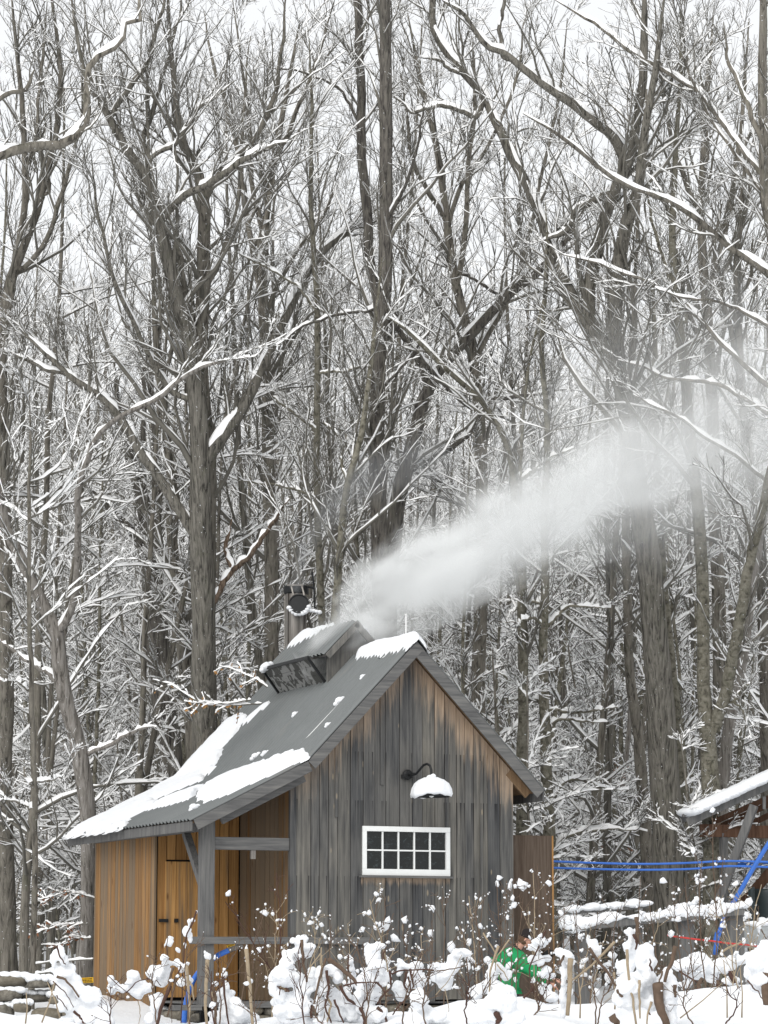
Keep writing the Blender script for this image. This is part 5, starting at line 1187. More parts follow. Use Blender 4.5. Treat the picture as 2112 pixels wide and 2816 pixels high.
# body: pelvis, spine, neck, head core, two arms with hands, two legs - one continuous figure
hand_a, hand_b = PX(1528, 2692, .22), PX(1512, 2702, -.12)
v = [PX(1374, 2692), PX(1384, 2656), PX(1402, 2628), PX(1424, 2606), PX(1437, 2592), PX(1444, 2578),
     PX(1412, 2628, .17), PX(1465, 2668, .24), hand_a, PX(1420, 2628, -.17), PX(1462, 2676, -.2), hand_b,
     PX(1374, 2700, .1), kn_a, foot_a+Vector((0, 0, .08)), PX(1376, 2700, -.1), kn_b, foot_b+Vector((0, 0, .08))]
e = [(0, 1), (1, 2), (2, 3), (3, 4), (4, 5), (2, 6), (6, 7), (7, 8), (2, 9), (9, 10), (10, 11), (0, 12), (12, 13), (13, 14), (0, 15), (15, 16), (16, 17)]
r = [.12, .12, .13, .06, .058, .07, .06, .042, .03, .06, .042, .03, .08, .058, .04, .08, .058, .04]
skin('body', v, e, r, M_SKIN)
def hand(hp, d, up_):
    V, E, Rr = [hp, hp+d*.045, hp+d*.085], [(0, 1), (1, 2)], [.026, .034, .03]
    sdv = d.cross(up_).normalized()
    for i, (o_, ln) in enumerate(((-.03, .06), (-.01, .075), (.01, .07), (.03, .055))):
        b = len(V); V += [hp+d*.09+sdv*o_, hp+d*(.09+ln*.5)+sdv*o_*1.1-up_*.008, hp+d*(.09+ln*.85)+sdv*o_*1.1-up_*.028]; E += [(2, b), (b, b+1), (b+1, b+2)]; Rr += [.011, .0095, .008]
    b = len(V); V += [hp+d*.05+sdv*.04-up_*.01, hp+d*.085+sdv*.055-up_*.03]; E += [(1, b), (b, b+1)]; Rr += [.012, .009]
    skin('hand', V, E, Rr, M_SKIN, 0, 1)
hd = (PX(1545, 2708, .22)-PX(1520, 2690, .22)).normalized(); hand(hand_a, hd, Vector((0, 0, 1))); hand(hand_b, hd, Vector((0, 0, 1)))
jv = [PX(1382, 2712), PX(1386, 2684), PX(1394, 2652), PX(1406, 2630), PX(1420, 2611), PX(1412, 2630, .18), PX(1464, 2668, .25), PX(1522, 2690, .22), PX(1420, 2630, -.18), PX(1461, 2677, -.21), PX(1507, 2700, -.12)]
skin('jacket', jv, [(0, 1), (1, 2), (2, 3), (3, 4), (3, 5), (5, 6), (6, 7), (3, 8), (8, 9), (9, 10)], [(.20, .22), (.21, .22), (.23, .23), (.215, .21), .10, .12, .085, .055, .12, .085, .055], M_GREEN, 1)
st = MB()
for a_, b_ in (((5), (6)), ((6), (7))):
    for k_ in (-.014, .014):
        p, q = jv[a_]+Vector((0, 0, k_)), jv[b_]+Vector((0, 0, k_)); n_ = Vector(-FWDH)*(.082 if a_ == 5 else .062)
        st.bar(p+n_, q+n_*.85, .012, .006, Vector(FWDH))
so_ = MB(); so_.v = [tuple(Vector(p)+Vector(pb0)) for p in st.v]; so_.f = st.f; so_.mi = st.mi; so_.build('sleeve_stripe', M_WHITE, person)
skin('trousers', [PX(1370, 2702), PX(1374, 2706, .1), kn_a, foot_a+Vector((0, 0, .1)), PX(1376, 2706, -.1), kn_b, foot_b+Vector((0, 0, .1))], [(0, 1), (1, 2), (2, 3), (0, 4), (4, 5), (5, 6)], [.14, .11, .085, .07, .11, .085, .07], M_TROUS)
for f_ in (foot_a, foot_b): skin('boot', [f_+Vector((0, 0, .13)), f_+Vector((0, 0, .05)), f_+Vector((0, 0, .045))+Vector(RIGHT)*.17], [(0, 1), (1, 2)], [.065, .06, .045], M_BLACK)
skin('collar', [PX(1418, 2612), PX(1428, 2602)], [(0, 1)], [.10, .085], M_BLACK, 0, 2)
# head in profile, facing right and down
hc = PX(1446, 2583); fwd_h = (Vector(RIGHT)*.9+Vector((0, 0, -.35))).normalized(); sid = Vector(-FWDH); sid = (sid-fwd_h*sid.dot(fwd_h)).normalized(); uph = sid.cross(fwd_h)*-1
if uph.z < 0: uph = -uph
V = []
for p in ICO3[0]:
    x, y, z = p; f = .098*x; s2 = .072*y; u = .118*z
    if x > 0: f *= 1-.12*abs(z)+(.0 if z > -.2 else .02)
    if z < -.3: s2 *= .82; f *= 1.0 if x > 0 else .75
    V.append(p)
    nose = max(0, 1-((z+.12)/.2)**2)*max(0, 1-(y/.22)**2)*(x > .55); f += .03*nose
    brow = max(0, 1-((z-.18)/.12)**2)*max(0, 1-(y/.7)**2)*(x > .5); f += .008*brow
    eye = max(0, 1-((z-.03)/.12)**2)*max(0, 1-((abs(y)-.42)/.2)**2)*(x > .5); f -= .009*eye
    mth = max(0, 1-((z+.5)/.07)**2)*max(0, 1-(y/.4)**2)*(x > .5); f -= .007*mth
    chin = max(0, 1-((z+.78)/.2)**2)*max(0, 1-(y/.5)**2)*(x > 0); f += .018*chin
    V[-1] = hc+fwd_h*f+sid*s2+uph*u
put('head', mesh_np('head', V, None, ICO3[1], [M_SKIN], smooth=True), person)
pw = Vector(pb0)
def ball(name, c, r, mat, sub=ICO2): 
    return put(name, mesh_np(name, np.array([c+fwd_h*p[0]*r[0]+sid*p[1]*r[1]+uph*p[2]*r[2] for p in sub[0]]), None, sub[1], [mat], smooth=True), person)
for s_ in (-1, 1):
    ball('ear', hc+sid*.07*s_-fwd_h*.008-uph*.01, (.02, .01, .03), M_SKIN); ball('eye', hc+fwd_h*.082+sid*.03*s_+uph*.006, (.009, .011, .009), M_BLACK)
ball('hair', hc-fwd_h*.02+uph*.0, (.095, .078, .112), M_HAIR)
hv = np.array([hc-fwd_h*.004+uph*.035+fwd_h*p[0]*.108+sid*p[1]*.085+uph*max(p[2], -.12)*.125 for p in ICO3[0]]); put('hat', mesh_np('hat', hv, None, ICO3[1], [M_HAT], smooth=True), person)

# ================================================================== foreground: snow-buried dead plants on the bank
def bank(px, d):
    p = np.array(at(px, 2700, d)); p[2] = tz(p); return p
rf = np.random.default_rng(21)
def stem_mesh(paths, mat, off, n=6, r0=.011, r1=.006):
    g_ = Geo()
    for P in paths:
        Q, R = smooth_path(P, np.linspace(r0, r1, len(P)), 10, .004, int(rf.integers(1e6))); Q = np.vstack([Q[:1]+(Q[0]-Q[1])*.04, Q, Q[-1:]+(Q[-1]-Q[-2])*.05]); R = np.r_[R[0]*.1, R, R[-1]*.1]; g_.add(tubes(Q[None], R[None], n, .06))
    return g_.mesh('stem', mat, True, off)
CRUST = bpy.data.textures.new('crust', 'CLOUDS'); CRUST.noise_scale = .06; CRUST.noise_depth = 3
def heap(label, d, blobs, stems, seed, vox=.013):
    """blobs: (px, py, rx px, ry px); stems: list of px paths (x, y) with material key"""
    k = d/F_PX; xm = np.mean([b[0] for b in blobs]); p0 = bank(xm, d)
    root = thing('snowy_plant', label, 'plant', p0, 'snow-buried dead plants in front of the sugar house')
    bl = []; rng = np.random.default_rng(seed)
    for i, (x, y, rx, ry) in enumerate(blobs):
        dd = d+rng.uniform(-.06, .06); rx, ry = rx*1.15, ry*1.15; rz = min(rx, ry)*k*rng.uniform(.9, 1.3)
        bl.append((np.array(at(x, y, dd)), (rx*k, rz, ry*k)))
    Vs, Ts, b_ = [], [], 0
    for i, (c, r_) in enumerate(bl):
        V = ICO2[0]*np.asarray(r_); V = V[:, :1]*RIGHT+V[:, 1:2]*FWDH+V[:, 2:]*np.array([0, 0, 1.]); W_ = V+c
        V = V*(1+lump(W_, 9., .3, seed+i)+lump(W_, 27., .10, seed))[:, None]+c-p0; Vs.append(V); Ts.append(ICO2[1]+b_); b_ += len(V)
    o = put('snow', mesh_np('snow', np.concatenate(Vs), None, np.concatenate(Ts), [M_SNOW], smooth=True), root)
    rm = o.modifiers.new('fuse', 'REMESH'); rm.mode = 'VOXEL'; rm.voxel_size = vox; rm.use_smooth_shade = True
    sm_ = o.modifiers.new('soft', 'SMOOTH'); sm_.factor = .5; sm_.iterations = 9; dp_ = o.modifiers.new('crust', 'DISPLACE'); dp_.texture = CRUST; dp_.texture_coords = 'GLOBAL'; dp_.strength = .06; dp_.mid_level = .5
    for pts_, mk, w in stems:
        P = [at(x, y, d-.09-.02*rng.uniform()) for x, y in pts_]; put('stem', stem_mesh([P], mk, p0, 7, w*k/2*(.75 if w > 9 else .9), w*k/2*.5), root)
    return root
S, B, RD = M_STRAW, M_STALK, M_REDSTALK
T3 = lambda L: [(x/2.37, 2500+y/2.37, a/2.37, b/2.37) for x, y, a, b in L]          # photo crops the shapes were read from
T4 = lambda L: [(700+x/2.37, 2500+y/2.37, a/2.37, b/2.37) for x, y, a, b in L]
T5 = lambda L: [(1412+x/2.37, 2400+y/2.37, a/2.37, b/2.37) for x, y, a, b in L]
L3 = lambda *q: [(x/2.37, 2500+y/2.37) for x, y in q]
L4 = lambda *q: [(700+x/2.37, 2500+y/2.37) for x, y in q]
L5 = lambda *q: [(1412+x/2.37, 2400+y/2.37) for x, y in q]
heap('tall crooked snow column on dead stalks at the left porch corner', 20.5,
     T3([(395, 260, 28, 38), (415, 320, 26, 38), (355, 320, 15, 50), (330, 395, 28, 25), (400, 400, 60, 45), (460, 380, 30, 28), (430, 440, 55, 40), (490, 480, 50, 40), (550, 540, 60, 45), (600, 570, 60, 45), (420, 540, 60, 70), (470, 630, 80, 50), (560, 640, 110, 60), (650, 680, 80, 60), (600, 720, 120, 50), (500, 740, 110, 40), (390, 630, 40, 20), (690, 740, 60, 40)]),
     [(L3((345, 470), (420, 540), (480, 640)), RD, 4), (L3((370, 440), (440, 470), (515, 575)), B, 9), (L3((372, 240), (385, 300), (430, 360)), RD, 6), (L3((480, 665), (520, 720), (560, 760)), RD, 9), (L3((600, 690), (605, 760)), RD, 8), (L3((370, 560), (410, 630), (440, 660)), RD, 4)], 1)
heap('flag-shaped snow lump hanging on bent stalks before the golden side wall', 20.8,
     T3([(725, 460, 20, 24), (735, 500, 28, 35), (790, 520, 40, 22), (850, 480, 50, 30), (870, 430, 45, 35), (900, 500, 60, 50), (900, 560, 45, 40), (960, 510, 45, 40)]),
     [(L3((700, 430), (810, 530), (900, 600)), RD, 3), (L3((820, 545), (900, 480), (1060, 430)), RD, 4), (L3((900, 600), (910, 690), (905, 760)), S, 3)], 2)
heap('snow-draped curled leaf clump in front of the porch door', 20.6,
     T3([(1010, 410, 50, 42), (1080, 430, 40, 45), (1068, 320, 26, 22), (1090, 355, 30, 28), (1150, 350, 45, 22), (1180, 370, 18, 35), (1050, 470, 40, 35), (1010, 580, 35, 28), (1030, 610, 40, 40), (1010, 660, 30, 50), (970, 720, 50, 40)]),
     [(L3((1110, 500), (1060, 620), (1020, 760)), RD, 16), (L3((1130, 380), (1100, 470), (1090, 560)), B, 10), (L3((1180, 370), (1160, 430), (1130, 480)), RD, 6), (L3((960, 460), (1010, 450), (1050, 500)), RD, 4), (L3((1150, 450), (1120, 560), (1090, 700)), B, 8)], 3)
heap('tall stalk holding a heron-shaped blob of snow before the porch door', 20.7,
     T3([(1282, 22, 11, 16), (1250, 75, 18, 14), (1232, 100, 11, 28), (1215, 150, 24, 32), (1240, 180, 14, 28), (1205, 235, 5, 18)]),
     [(L3((1280, 15), (1262, 80), (1225, 130), (1205, 250), (1190, 420), (1180, 740)), RD, 6)], 4, .009)
heap('pair of small snow blobs on a thin stem before the door latch', 20.9,
     T3([(1105, 210, 24, 28), (1073, 238, 12, 20), (1163, 268, 17, 13)]), [(L3((1095, 185), (1085, 260), (1110, 420), (1120, 740)), RD, 3)], 5, .009)
heap('pale cut stalk with an egg of snow on top in front of the porch post', 20.3, T3([(1348, 300, 27, 35), (1335, 280, 14, 14)]), [(L3((1352, 330), (1350, 520), (1345, 800)), S, 15)], 6, .01)
heap('pale cut stalk with a slim cone of snow right of the hose coupling', 20.3, T3([(1606, 245, 13, 26), (1602, 270, 10, 14), (1632, 470, 13, 14)]), [(L3((1605, 260), (1620, 400), (1635, 560), (1648, 800)), S, 16)], 7, .009)
heap('leaning stalk with snow mitten left of the porch post', 20.3, T3([(1218, 362, 14, 12), (1212, 410, 16, 28), (1225, 460, 26, 34), (1180, 475, 24, 20)]), [(L3((1215, 365), (1222, 520), (1235, 800)), S, 12), (L3((1230, 470), (1258, 520), (1262, 590)), S, 8)], 8, .009)
heap('snow-covered stem group just right of the porch post', 20.4, T3([(1458, 420, 18, 32), (1475, 500, 14, 24), (1450, 560, 30, 42), (1500, 570, 35, 40), (1530, 620, 45, 45), (1490, 660, 50, 50), (1560, 670, 60, 50), (1600, 720, 80, 50), (1510, 730, 70, 45), (1400, 485, 24, 18), (1400, 560, 20, 30), (1420, 720, 50, 50), (1370, 680, 18, 16)]),
     [(L3((1455, 440), (1462, 540), (1480, 660), (1495, 790)), RD, 8), (L3((1385, 490), (1395, 600), (1412, 780)), B, 14), (L3((1380, 540), (1400, 620), (1410, 700)), S, 9)], 9)
heap('big bear-shaped snow mound on dead stalks before the left of the front wall', 20.2,
     T4([(290, 185, 28, 18), (330, 190, 28, 14), (255, 205, 18, 20), (300, 240, 36, 50), (360, 245, 48, 30), (330, 280, 40, 30), (190, 290, 14, 24), (240, 310, 50, 45), (210, 370, 60, 55), (160, 440, 55, 45), (220, 450, 80, 60), (290, 440, 40, 45), (370, 430, 40, 50), (340, 520, 80, 50), (120, 520, 28, 40), (160, 570, 45, 45), (230, 590, 100, 60), (200, 660, 80, 60), (310, 640, 70, 70), (280, 720, 110, 50), (150, 620, 40, 40)]),
     [(L4((308, 200), (318, 330), (340, 475)), B, 13), (L4((360, 600), (365, 660), (370, 710)), RD, 14), (L4((300, 220), (290, 330), (300, 420)), RD, 4), (L4((430, 290), (360, 380), (345, 450)), S, 4), (L4((150, 500), (165, 530), (160, 560)), RD, 5)], 10)
heap('arched snow-hung stalk tangle in the middle before the front wall', 20.1,
     T4([(430, 420, 38, 45), (500, 395, 45, 38), (540, 430, 40, 50), (440, 510, 40, 50), (510, 560, 45, 70), (420, 620, 30, 60), (560, 600, 40, 60), (600, 560, 35, 50), (480, 650, 50, 50), (430, 720, 60, 40), (560, 690, 60, 50), (650, 680, 50, 50), (640, 620, 40, 40)]),
     [(L4((465, 320), (430, 440), (395, 600), (385, 670)), B, 10), (L4((480, 325), (580, 410), (715, 540)), B, 18), (L4((470, 400), (480, 520), (460, 640), (500, 740)), RD, 9), (L4((560, 500), (600, 580), (680, 640), (720, 740)), RD, 12), (L4((520, 590), (540, 660), (580, 740)), RD, 8), (L4((440, 300), (440, 380)), S, 5), (L4((470, 570), (490, 640), (470, 740)), S, 10), (L4((435, 250), (437, 380), (440, 470)), S, 4)], 11)
heap('slim upright snow spike left of the centre board', 20.2, T4([(620, 300, 14, 10), (628, 340, 20, 26), (636, 380, 18, 30), (640, 430, 20, 30), (562, 310, 14, 14)]), [(L4((612, 295), (620, 400), (640, 560)), RD, 5)], 12, .009)
heap('tall hooked snow mound bending right below the window', 20.0,
     T4([(760, 265, 45, 32), (820, 240, 40, 24), (875, 215, 20, 13), (740, 300, 28, 40), (790, 320, 45, 40), (780, 370, 42, 40), (830, 390, 20, 50), (740, 430, 50, 45), (800, 450, 70, 45), (700, 480, 45, 40), (690, 560, 45, 50), (760, 560, 60, 50), (720, 620, 50, 50), (790, 690, 70, 60), (770, 540, 40, 60), (850, 490, 25, 30), (820, 530, 20, 40)]),
     [(L4((880, 400), (880, 500), (840, 560), (800, 620)), RD, 8), (L4((800, 480), (840, 520), (860, 560), (900, 560)), RD, 7), (L4((800, 640), (850, 680), (860, 760)), RD, 13), (L4((690, 640), (715, 700), (720, 760)), RD, 15), (L4((850, 270), (830, 320), (830, 350)), RD, 4), (L4((580, 500), (680, 480), (800, 475)), RD, 6)], 13)
heap('two-winged snow lump right under the window', 20.3,
     T4([(945, 350, 22, 28), (975, 375, 40, 25), (1050, 375, 42, 24), (940, 415, 24, 28), (1040, 430, 50, 30), (1070, 470, 40, 40), (1020, 490, 30, 35), (935, 510, 28, 35), (960, 550, 35, 45), (860, 355, 22, 8), (905, 340, 14, 7), (1080, 355, 14, 12)]),
     [(L4((1015, 390), (1020, 460), (1040, 510)), RD, 8), (L4((880, 430), (960, 405), (1100, 400), (1180, 400)), RD, 6), (L4((990, 410), (980, 500), (1000, 560), (960, 610)), RD, 8), (L4((1000, 440), (1015, 540), (970, 600)), RD, 6)], 14)
heap('wedge-shaped snow slab on stems before the right half of the front wall', 20.4,
     T4([(1150, 385, 25, 30), (1190, 390, 50, 42), (1250, 390, 60, 40), (1300, 350, 35, 40), (1320, 280, 38, 34), (1370, 285, 38, 24), (1410, 290, 26, 16), (1270, 440, 40, 40), (1230, 490, 30, 40), (1270, 490, 22, 35), (1210, 450, 30, 30)]),
     [(L4((1180, 560), (1260, 470), (1350, 300)), S, 3), (L4((1130, 400), (1240, 400), (1390, 360)), B, 5), (L4((1240, 520), (1260, 600), (1270, 700)), S, 3)], 15)
heap('rounded snow stump in the middle foreground', 19.6, T4([(1075, 545, 45, 38), (1080, 600, 55, 50), (1060, 660, 70, 55), (1120, 680, 80, 50), (1050, 730, 90, 50), (1190, 700, 70, 40), (960, 730, 60, 35)]), [(L4((980, 600), (930, 650), (900, 690)), RD, 7)], 16)
heap('steep snow peak left of the person in green', 19.9, T4([(1550, 370, 25, 32), (1540, 430, 35, 45), (1600, 380, 40, 38), (1640, 430, 35, 45), (1520, 490, 45, 50), (1590, 560, 60, 60), (1640, 560, 60, 55), (1450, 540, 50, 45)]),
     [(L4((1590, 240), (1555, 350), (1530, 540)), S, 9), (L4((1490, 155), (1560, 290), (1570, 400)), S, 5), (L4((1660, 200), (1600, 280), (1570, 340)), S, 5), (L4((1580, 360), (1640, 440), (1660, 470)), S, 4)], 17)
heap('pale cut stalk with a drooping snow cap right of the person in green', 19.8, T5([(310, 520, 34, 28), (345, 545, 34, 34), (330, 590, 26, 40), (335, 640, 28, 45), (385, 580, 18, 28), (325, 700, 22, 40), (325, 800, 16, 60), (320, 880, 22, 60)]),
     [(L5((372, 560), (358, 700), (352, 930)), S, 22), (L5((300, 600), (315, 560), (330, 540)), B, 9)], 18)
heap('leaning snow-topped stalk left of the foreground stump', 20.2, T5([(510, 440, 36, 24), (520, 480, 30, 34), (545, 510, 26, 40), (550, 560, 26, 40), (470, 570, 20, 15), (600, 600, 40, 20), (620, 680, 22, 50), (700, 640, 30, 40)]),
     [(L5((495, 490), (560, 590), (640, 710), (700, 800)), B, 12), (L5((660, 450), (560, 540), (440, 650), (380, 700)), S, 9), (L5((655, 650), (660, 790), (660, 890)), S, 9)], 19)
heap('tall thin snow spire behind the foreground stump', 20.6, T5([(755, 390, 26, 22), (765, 430, 24, 36), (780, 480, 30, 45), (740, 480, 26, 30), (800, 540, 50, 60), (730, 620, 60, 50)]), [(L5((800, 290), (802, 380), (815, 450)), B, 16), (L5((780, 400), (800, 450), (795, 500)), RD, 9)], 20)
heap('large bulb of snow on a broken stump in the right foreground', 19.0,
     T5([(860, 520, 60, 55), (900, 570, 50, 60), (850, 600, 50, 60), (890, 660, 40, 60), (800, 700, 110, 60), (740, 740, 90, 70), (830, 770, 110, 60), (1000, 690, 45, 70), (1010, 800, 55, 100), (960, 720, 50, 40), (900, 850, 80, 60), (1030, 900, 40, 90), (740, 830, 90, 50)]),
     [(L5((940, 720), (960, 860), (1000, 1000)), B, 42), (L5((740, 500), (750, 650), (800, 990)), S, 12), (L5((820, 700), (825, 950)), S, 9), (L5((1055, 480), (1030, 580), (985, 710)), B, 18), (L5((905, 640), (890, 560)), RD, 7), (L5((640, 930), (680, 1000)), B, 30), (L5((900, 840), (870, 990)), S, 8), (L5((1052, 730), (1055, 810)), B, 14), (L5((680, 760), (710, 810)), B, 14), (L5((970, 640), (950, 720)), B, 7)], 21)
heap('huge rounded snow lump on a thick stub at the right edge', 18.6, T5([(1640, 500, 50, 60), (1590, 570, 70, 60), (1650, 600, 80, 70), (1560, 650, 50, 55), (1620, 690, 70, 60), (1690, 690, 60, 80), (1590, 750, 45, 40)]), [(L5((1655, 650), (1645, 760), (1650, 860)), B, 40), (L5((1525, 700), (1600, 790), (1640, 840)), RD, 5)], 22)
heap('snow lump with a dark knot at the foot of the wall, middle right', 18.8, T4([(1590, 560, 70, 50), (1620, 620, 80, 60), (1540, 640, 80, 60), (1640, 700, 90, 60), (1500, 700, 100, 60)]), [(L4((1575, 670), (1590, 700), (1585, 745)), RD, 26)], 23)
heap('low snow ridge of buried stems in the right middle ground', 24., T5([(1110, 600, 90, 40), (1200, 560, 70, 45), (1290, 610, 80, 40), (1380, 600, 70, 40), (1450, 570, 70, 30), (1540, 540, 60, 28), (1180, 660, 60, 35), (1290, 680, 50, 35), (1400, 700, 60, 30), (1110, 720, 50, 30)]),
     [(L5((1200, 780), (1230, 690)), B, 20), (L5((1320, 780), (1330, 700)), B, 16), (L5((1420, 640), (1440, 720)), RD, 20), (L5((1350, 520), (1520, 440)), S, 8), (L5((1080, 640), (1200, 720), (1180, 780)), RD, 6)], 24)

heap('ragged snow lumps on crossed twigs just right of the person in green', 21.,
     [(1470, 2590, 12, 10), (1478, 2612, 10, 14), (1490, 2590, 14, 12), (1466, 2640, 16, 12), (1484, 2642, 14, 16), (1500, 2635, 14, 8), (1505, 2668, 13, 12), (1492, 2680, 9, 10), (1515, 2682, 11, 9), (1545, 2670, 10, 12), (1462, 2604, 8, 10), (1500, 2720, 18, 14), (1520, 2740, 20, 14)],
     [([(1500, 2560), (1480, 2610), (1455, 2660), (1462, 2720)], RD, 6), ([(1450, 2650), (1475, 2645), (1515, 2635)], RD, 3), ([(1465, 2700), (1455, 2730), (1440, 2745)], RD, 13), ([(1540, 2640), (1510, 2690), (1500, 2760)], B, 3)], 25, .009)

# tall thin weeds dotted with snow
def weed(label, d, base, top, nbr, nsn, seed, mat=None, spread=1., size=1.):
    rng = np.random.default_rng(seed); k = d/F_PX; b = np.array(at(base[0], base[1], d)); t = np.array(at(top[0], top[1], d+rng.uniform(-.3, .3)))
    b[2] = min(b[2], tz(b)+.02); root = thing('winter_weed', label, 'weed', b, 'tall thin weeds dotted with snow')
    mid = (b+t)/2+RIGHT*rng.normal(0, .05)+FWDH*rng.normal(0, .05)
    P, R = smooth_path([b, mid, t], [.006, .0048, .003], 16, .006, seed)
    a, ra = spawn(P[None], R[None], nbr+3, .3, .98, .75, .25, .33*spread, 8, .6, .0022, .12, .0, rng, .1, .12)
    c, rc = spawn(a, ra, 2, .3, .95, .7, .3, .45, 5, .7, .0018, .12, 0, rng, .05, .06)
    g_ = Geo(); g_.add(tubes(P[None], R[None], 5)); put('stem', g_.mesh('stem', mat or M_STALK, True, b), root)
    g_ = Geo(); g_.add(tubes(a, ra, 3)); g_.add(tubes(c, rc, 3)); put('twigs', g_.mesh('twigs', mat or M_STALK, True, b), root, 'stuff')
    pool = np.concatenate([a[:, 3:].reshape(-1, 3), c[:, 2:].reshape(-1, 3)]); Vs, Ts, n = [], [], 0
    for i in range(nsn):
        q = pool[rng.integers(0, len(pool))]; r_ = size*.62*float(rng.choice([.006, .009, .013, .02, .032, .045], p=[.3, .27, .2, .13, .07, .03]))
        sx_ = rng.uniform(.7, 1.5); V = ICO1[0]*rng.uniform(.5, 1.45, (len(ICO1[0]), 1))*np.array([r_*sx_, r_*.8, r_*rng.uniform(.8, 1.7)]); th = rng.normal(0, .5)
        V = (V[:, :1]*math.cos(th)-V[:, 2:]*math.sin(th))*RIGHT+V[:, 1:2]*FWDH+(V[:, :1]*math.sin(th)+V[:, 2:]*math.cos(th))*np.array([0, 0, 1.])
        V = V+q+np.array([0, 0, r_*.5])-b; Vs.append(V); Ts.append(ICO1[1]+n); n += len(V)
    put('snow_tufts', mesh_np('snow_tufts', np.concatenate(Vs), None, np.concatenate(Ts), [M_SNOW], smooth=True), root, 'stuff')
WZ = [(700, 1000, 9, 'before the left half of the front wall'), (1000, 1300, 13, 'before the right half of the front wall'), (1300, 1560, 10, 'in front of the side door and the person'), (1560, 1860, 9, 'in front of the middle of the rail fence'), (1860, 2110, 8, 'in front of the shelter')]
FM = [(770, 'the left wall corner'), (880, 'the bear-shaped snow mound'), (998, 'the left window edge'), (1117, 'the middle of the window'), (1236, 'the right window edge'), (1412, 'the right house corner'), (1518, 'the side door edge'), (1600, 'the first fence post'), (1745, 'the second fence post'), (1885, 'the third fence post'), (2020, 'the last fence post'), (2098, 'the white tub')]
def fwhere(x):
    m = min(FM, key=lambda t: abs(t[0]-x)); return ('just left of ' if x < m[0] else 'just right of ')+m[1]
rw = np.random.default_rng(9); wi = 0
for x0, x1, n, where_ in WZ:
    for i in range(n):
        x = x0+(i+rw.uniform(.1, .9))*(x1-x0)/n
        lo = {700: 2480, 1000: 2440, 1300: 2380, 1560: 2470, 1860: 2360}[x0]
        y = lo+abs(rw.normal(0, 95)); side = rw.normal(0, 45)
        kind = 'tall' if y < lo+50 else ('middling' if y < lo+120 else 'short')
        weed(f'{kind} thin snow-dotted weed {fwhere(x)}', rw.uniform(20.5, 26), (x+side, 2800), (x, y), int(rw.integers(5, 10)), int(rw.integers(16, 30)), 500+wi, M_STRAW if rw.uniform() < .3 else M_STALK); wi += 1
weed('thin bare bent weed with few snow dots before the porch opening', 21, (860, 2790), (620, 2480), 6, 7, 900, M_REDSTALK); weed('fine curling weed before the dark porch boards', 22, (800, 2800), (760, 2400), 6, 4, 901, M_REDSTALK, .8)
weed('tallest weed with heavy tufts beside the side door edge', 21, (1475, 2790), (1478, 2375), 10, 34, 902, M_STALK, .8, 1.25); weed('heavy tufted weed before the shelter brace', 21.5, (1955, 2790), (1960, 2250), 9, 26, 903, M_STALK, .7, 1.15)
weed('snow-crusted stem with a forked snowy head above the rail fence', 22., (1762, 2800), (1762, 2410), 6, 40, 904, M_STALK, .5, 1.2)
for i in range(22):
    x = 330+i*80+rw.uniform(-30, 30); y = 2660+rw.uniform(-70, 60)
    weed(f'short twiggy brown weed in the bank snow {fwhere(x)}', rw.uniform(18.8, 20.), (x+rw.normal(0, 30), 2815), (x, y), 7, 8, 700+i, M_STALK if i % 3 else M_REDSTALK, 1.3, .7)
for i, (bx, by, tx, ty) in enumerate([(115, 2812, 150, 2700), (70, 2815, 72, 2730), (165, 2800, 130, 2700), (1870, 2800, 1990, 2700), (2040, 2800, 2035, 2660), (2000, 2815, 1990, 2640), (1595, 2800, 1590, 2690)]):
    b = np.array(at(bx, by, 19.5)); o = MB().tube([b, (b+np.array(at(tx, ty, 19.5)))/2+RIGHT*.01, np.array(at(tx, ty, 19.5))], [.006, .0045, .003], 6).build('straw', M_STRAW, None, smooth=True)
    tag(o, ['bent straw in the snow before the stone wall', 'short straw at the far left in the snow', 'slanting straw right of the stone wall', 'long slanting straw in the right foreground snow', 'upright straw near the right edge', 'tall pale straw right of the big stump', 'single straw left of the foreground stump'][i], 'straw')

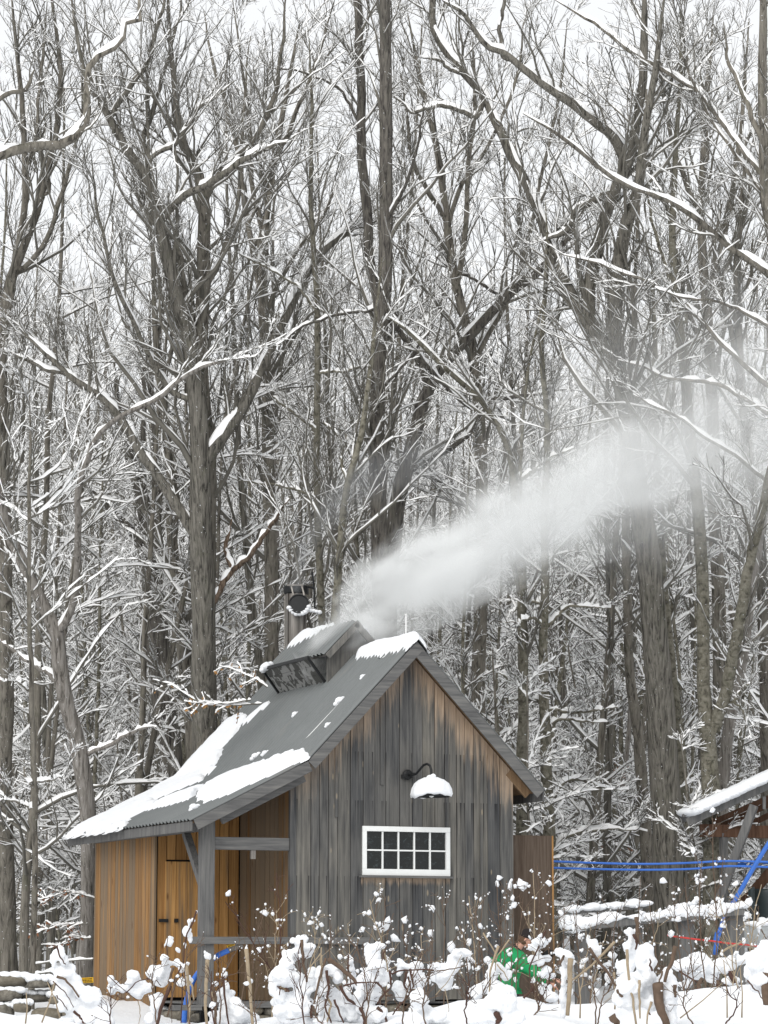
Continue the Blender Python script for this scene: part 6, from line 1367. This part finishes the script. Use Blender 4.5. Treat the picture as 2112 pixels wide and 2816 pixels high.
# ================================================================== steam and smoke
def volume_mat(name, color, aniso, dens_fn):
    m = NT(name); v = m.n('ShaderNodeVolumePrincipled'); v.inputs['Color'].default_value = (*color, 1); v.inputs['Anisotropy'].default_value = aniso
    m.put(v.inputs['Density'], dens_fn(m)); m.t.links.new(v.outputs[0], m.out.inputs['Volume']); return m.m
def plume(name, pts_, d0, d1, radii, dens, color, label, cat, nscale, thr, seed, bright=1.):
    """smoke drifting along a path: a hull round the path; density falls off from the centre line, broken up by noise"""
    n = len(pts_); P = [np.array(at(x, y, d0+(d1-d0)*i/(n-1))) for i, (x, y) in enumerate(pts_)]
    A, B = P[0], P[-1]; L = np.linalg.norm(B-A); X = (B-A)/L; Y = np.cross([0, 0, 1.], X); Y /= np.linalg.norm(Y); Z = np.cross(X, Y)
    M = Matrix(((X[0], Y[0], Z[0], A[0]), (X[1], Y[1], Z[1], A[1]), (X[2], Y[2], Z[2], A[2]), (0, 0, 0, 1)))
    loc = np.array([[(p-A)@X, (p-A)@Y, (p-A)@Z] for p in P]); cx, cz = loc[:, 0]/L, loc[:, 2]
    co = np.polyfit(cx, cz, 4)
    xs = np.linspace(-.03, 1.02, 22); mb = MB(); V, F, ns = [], [], 14
    for x in xs:
        r_ = np.interp(x, cx, radii)*1.12+.03; zc = np.polyval(co, min(max(x, 0), 1))
        V += [(x*L, r_*math.cos(2*math.pi*k/ns), zc+r_*math.sin(2*math.pi*k/ns)) for k in range(ns)]
    F = [(i*ns+k, i*ns+(k+1) % ns, (i+1)*ns+(k+1) % ns, (i+1)*ns+k) for i in range(len(xs)-1) for k in range(ns)]+[tuple(range(ns-1, -1, -1)), tuple((len(xs)-1)*ns+k for k in range(ns))]
    mb.add(V, F)
    def fn(m):
        o = m.obj(); x, y, z = m.xyz(o); t = m.math('DIVIDE', x, L, clamp=True)
        zc = float(co[0])
        for c_ in co[1:]: zc = m.math('ADD', m.math('MULTIPLY', zc, t), float(c_))
        nd = m.n('ShaderNodeFloatCurve'); m.put(nd.inputs['Value'], t); cv = nd.mapping.curves[0]; rm_ = max(radii)
        while len(cv.points) < len(cx): cv.points.new(.5, .5)
        for p_, (a_, r_) in zip(cv.points, zip(cx, radii)): p_.location = (min(max(a_, 0), 1), r_/rm_)
        nd.mapping.update(); rad = m.math('MULTIPLY', nd.outputs[0], rm_)
        nd2 = m.n('ShaderNodeFloatCurve'); m.put(nd2.inputs['Value'], t); cv = nd2.mapping.curves[0]; dm = max(dens)
        while len(cv.points) < len(cx): cv.points.new(.5, .5)
        for p_, (a_, r_) in zip(cv.points, zip(cx, dens)): p_.location = (min(max(a_, 0), 1), r_/dm)
        nd2.mapping.update(); den = m.math('MULTIPLY', nd2.outputs[0], dm)
        dz = m.math('SUBTRACT', z, zc); rr = m.math('SQRT', m.math('ADD', m.math('MULTIPLY', y, y), m.math('MULTIPLY', dz, dz)))
        u = m.math('DIVIDE', rr, rad)
        nz = m.noise(m.scale(o, (nscale*.55, nscale, nscale), (seed, seed, seed)), 1., 4, .55, .6)
        f = m.math('SUBTRACT', 1.05, m.math('ADD', u, m.math('MULTIPLY', m.math('SUBTRACT', .52, nz), thr)))
        f = m.sstep(f, .0, .75)
        return m.math('MULTIPLY', f, den)
    o = mb.build(name, volume_mat(name, color, .0, fn), None); o.matrix_world = M; o['kind'] = 'stuff'; tag(o, label, cat); return o
plume('steam_plume', [(868, 1822), (920, 1765), (1000, 1690), (1100, 1622), (1220, 1562), (1350, 1487), (1500, 1412), (1650, 1342), (1820, 1268), (2000, 1205), (2140, 1165)], 45.7, 45.3,
      [.34, .48, .66, .8, .86, .88, .94, 1.02, 1.12, 1.25, 1.35], [3.8, 4.6, 5.2, 4.6, 3.6, 2.7, 2., 1.35, .75, .4, .25], (.95, .96, .96), 'dense white steam streaming from the cupola to the right across the trees', 'steam', 1.7, 2.1, 3.)
plume('thin_mist', [(1150, 1540), (1400, 1430), (1650, 1320), (1900, 1220), (2160, 1120)], 45.8, 46., [1.0, 1.6, 2.2, 2.7, 3.0], [.10, .15, .18, .18, .16], (.94, .95, .95), 'thin veil of drifting steam spreading over the right-hand trees', 'steam', .7, 1.4, 9.)
plume('chimney_smoke', [(818, 1612), (828, 1545), (850, 1480), (905, 1400), (990, 1340), (1090, 1290), (1220, 1240)], 46.2, 47., [.17, .2, .27, .38, .5, .6, .66], [1.3, 1.1, .9, .8, .7, .6, .4], (.4, .41, .42), 'thin dark smoke rising from the smokestack and bending right', 'smoke', 2.2, 1.5, 5.)
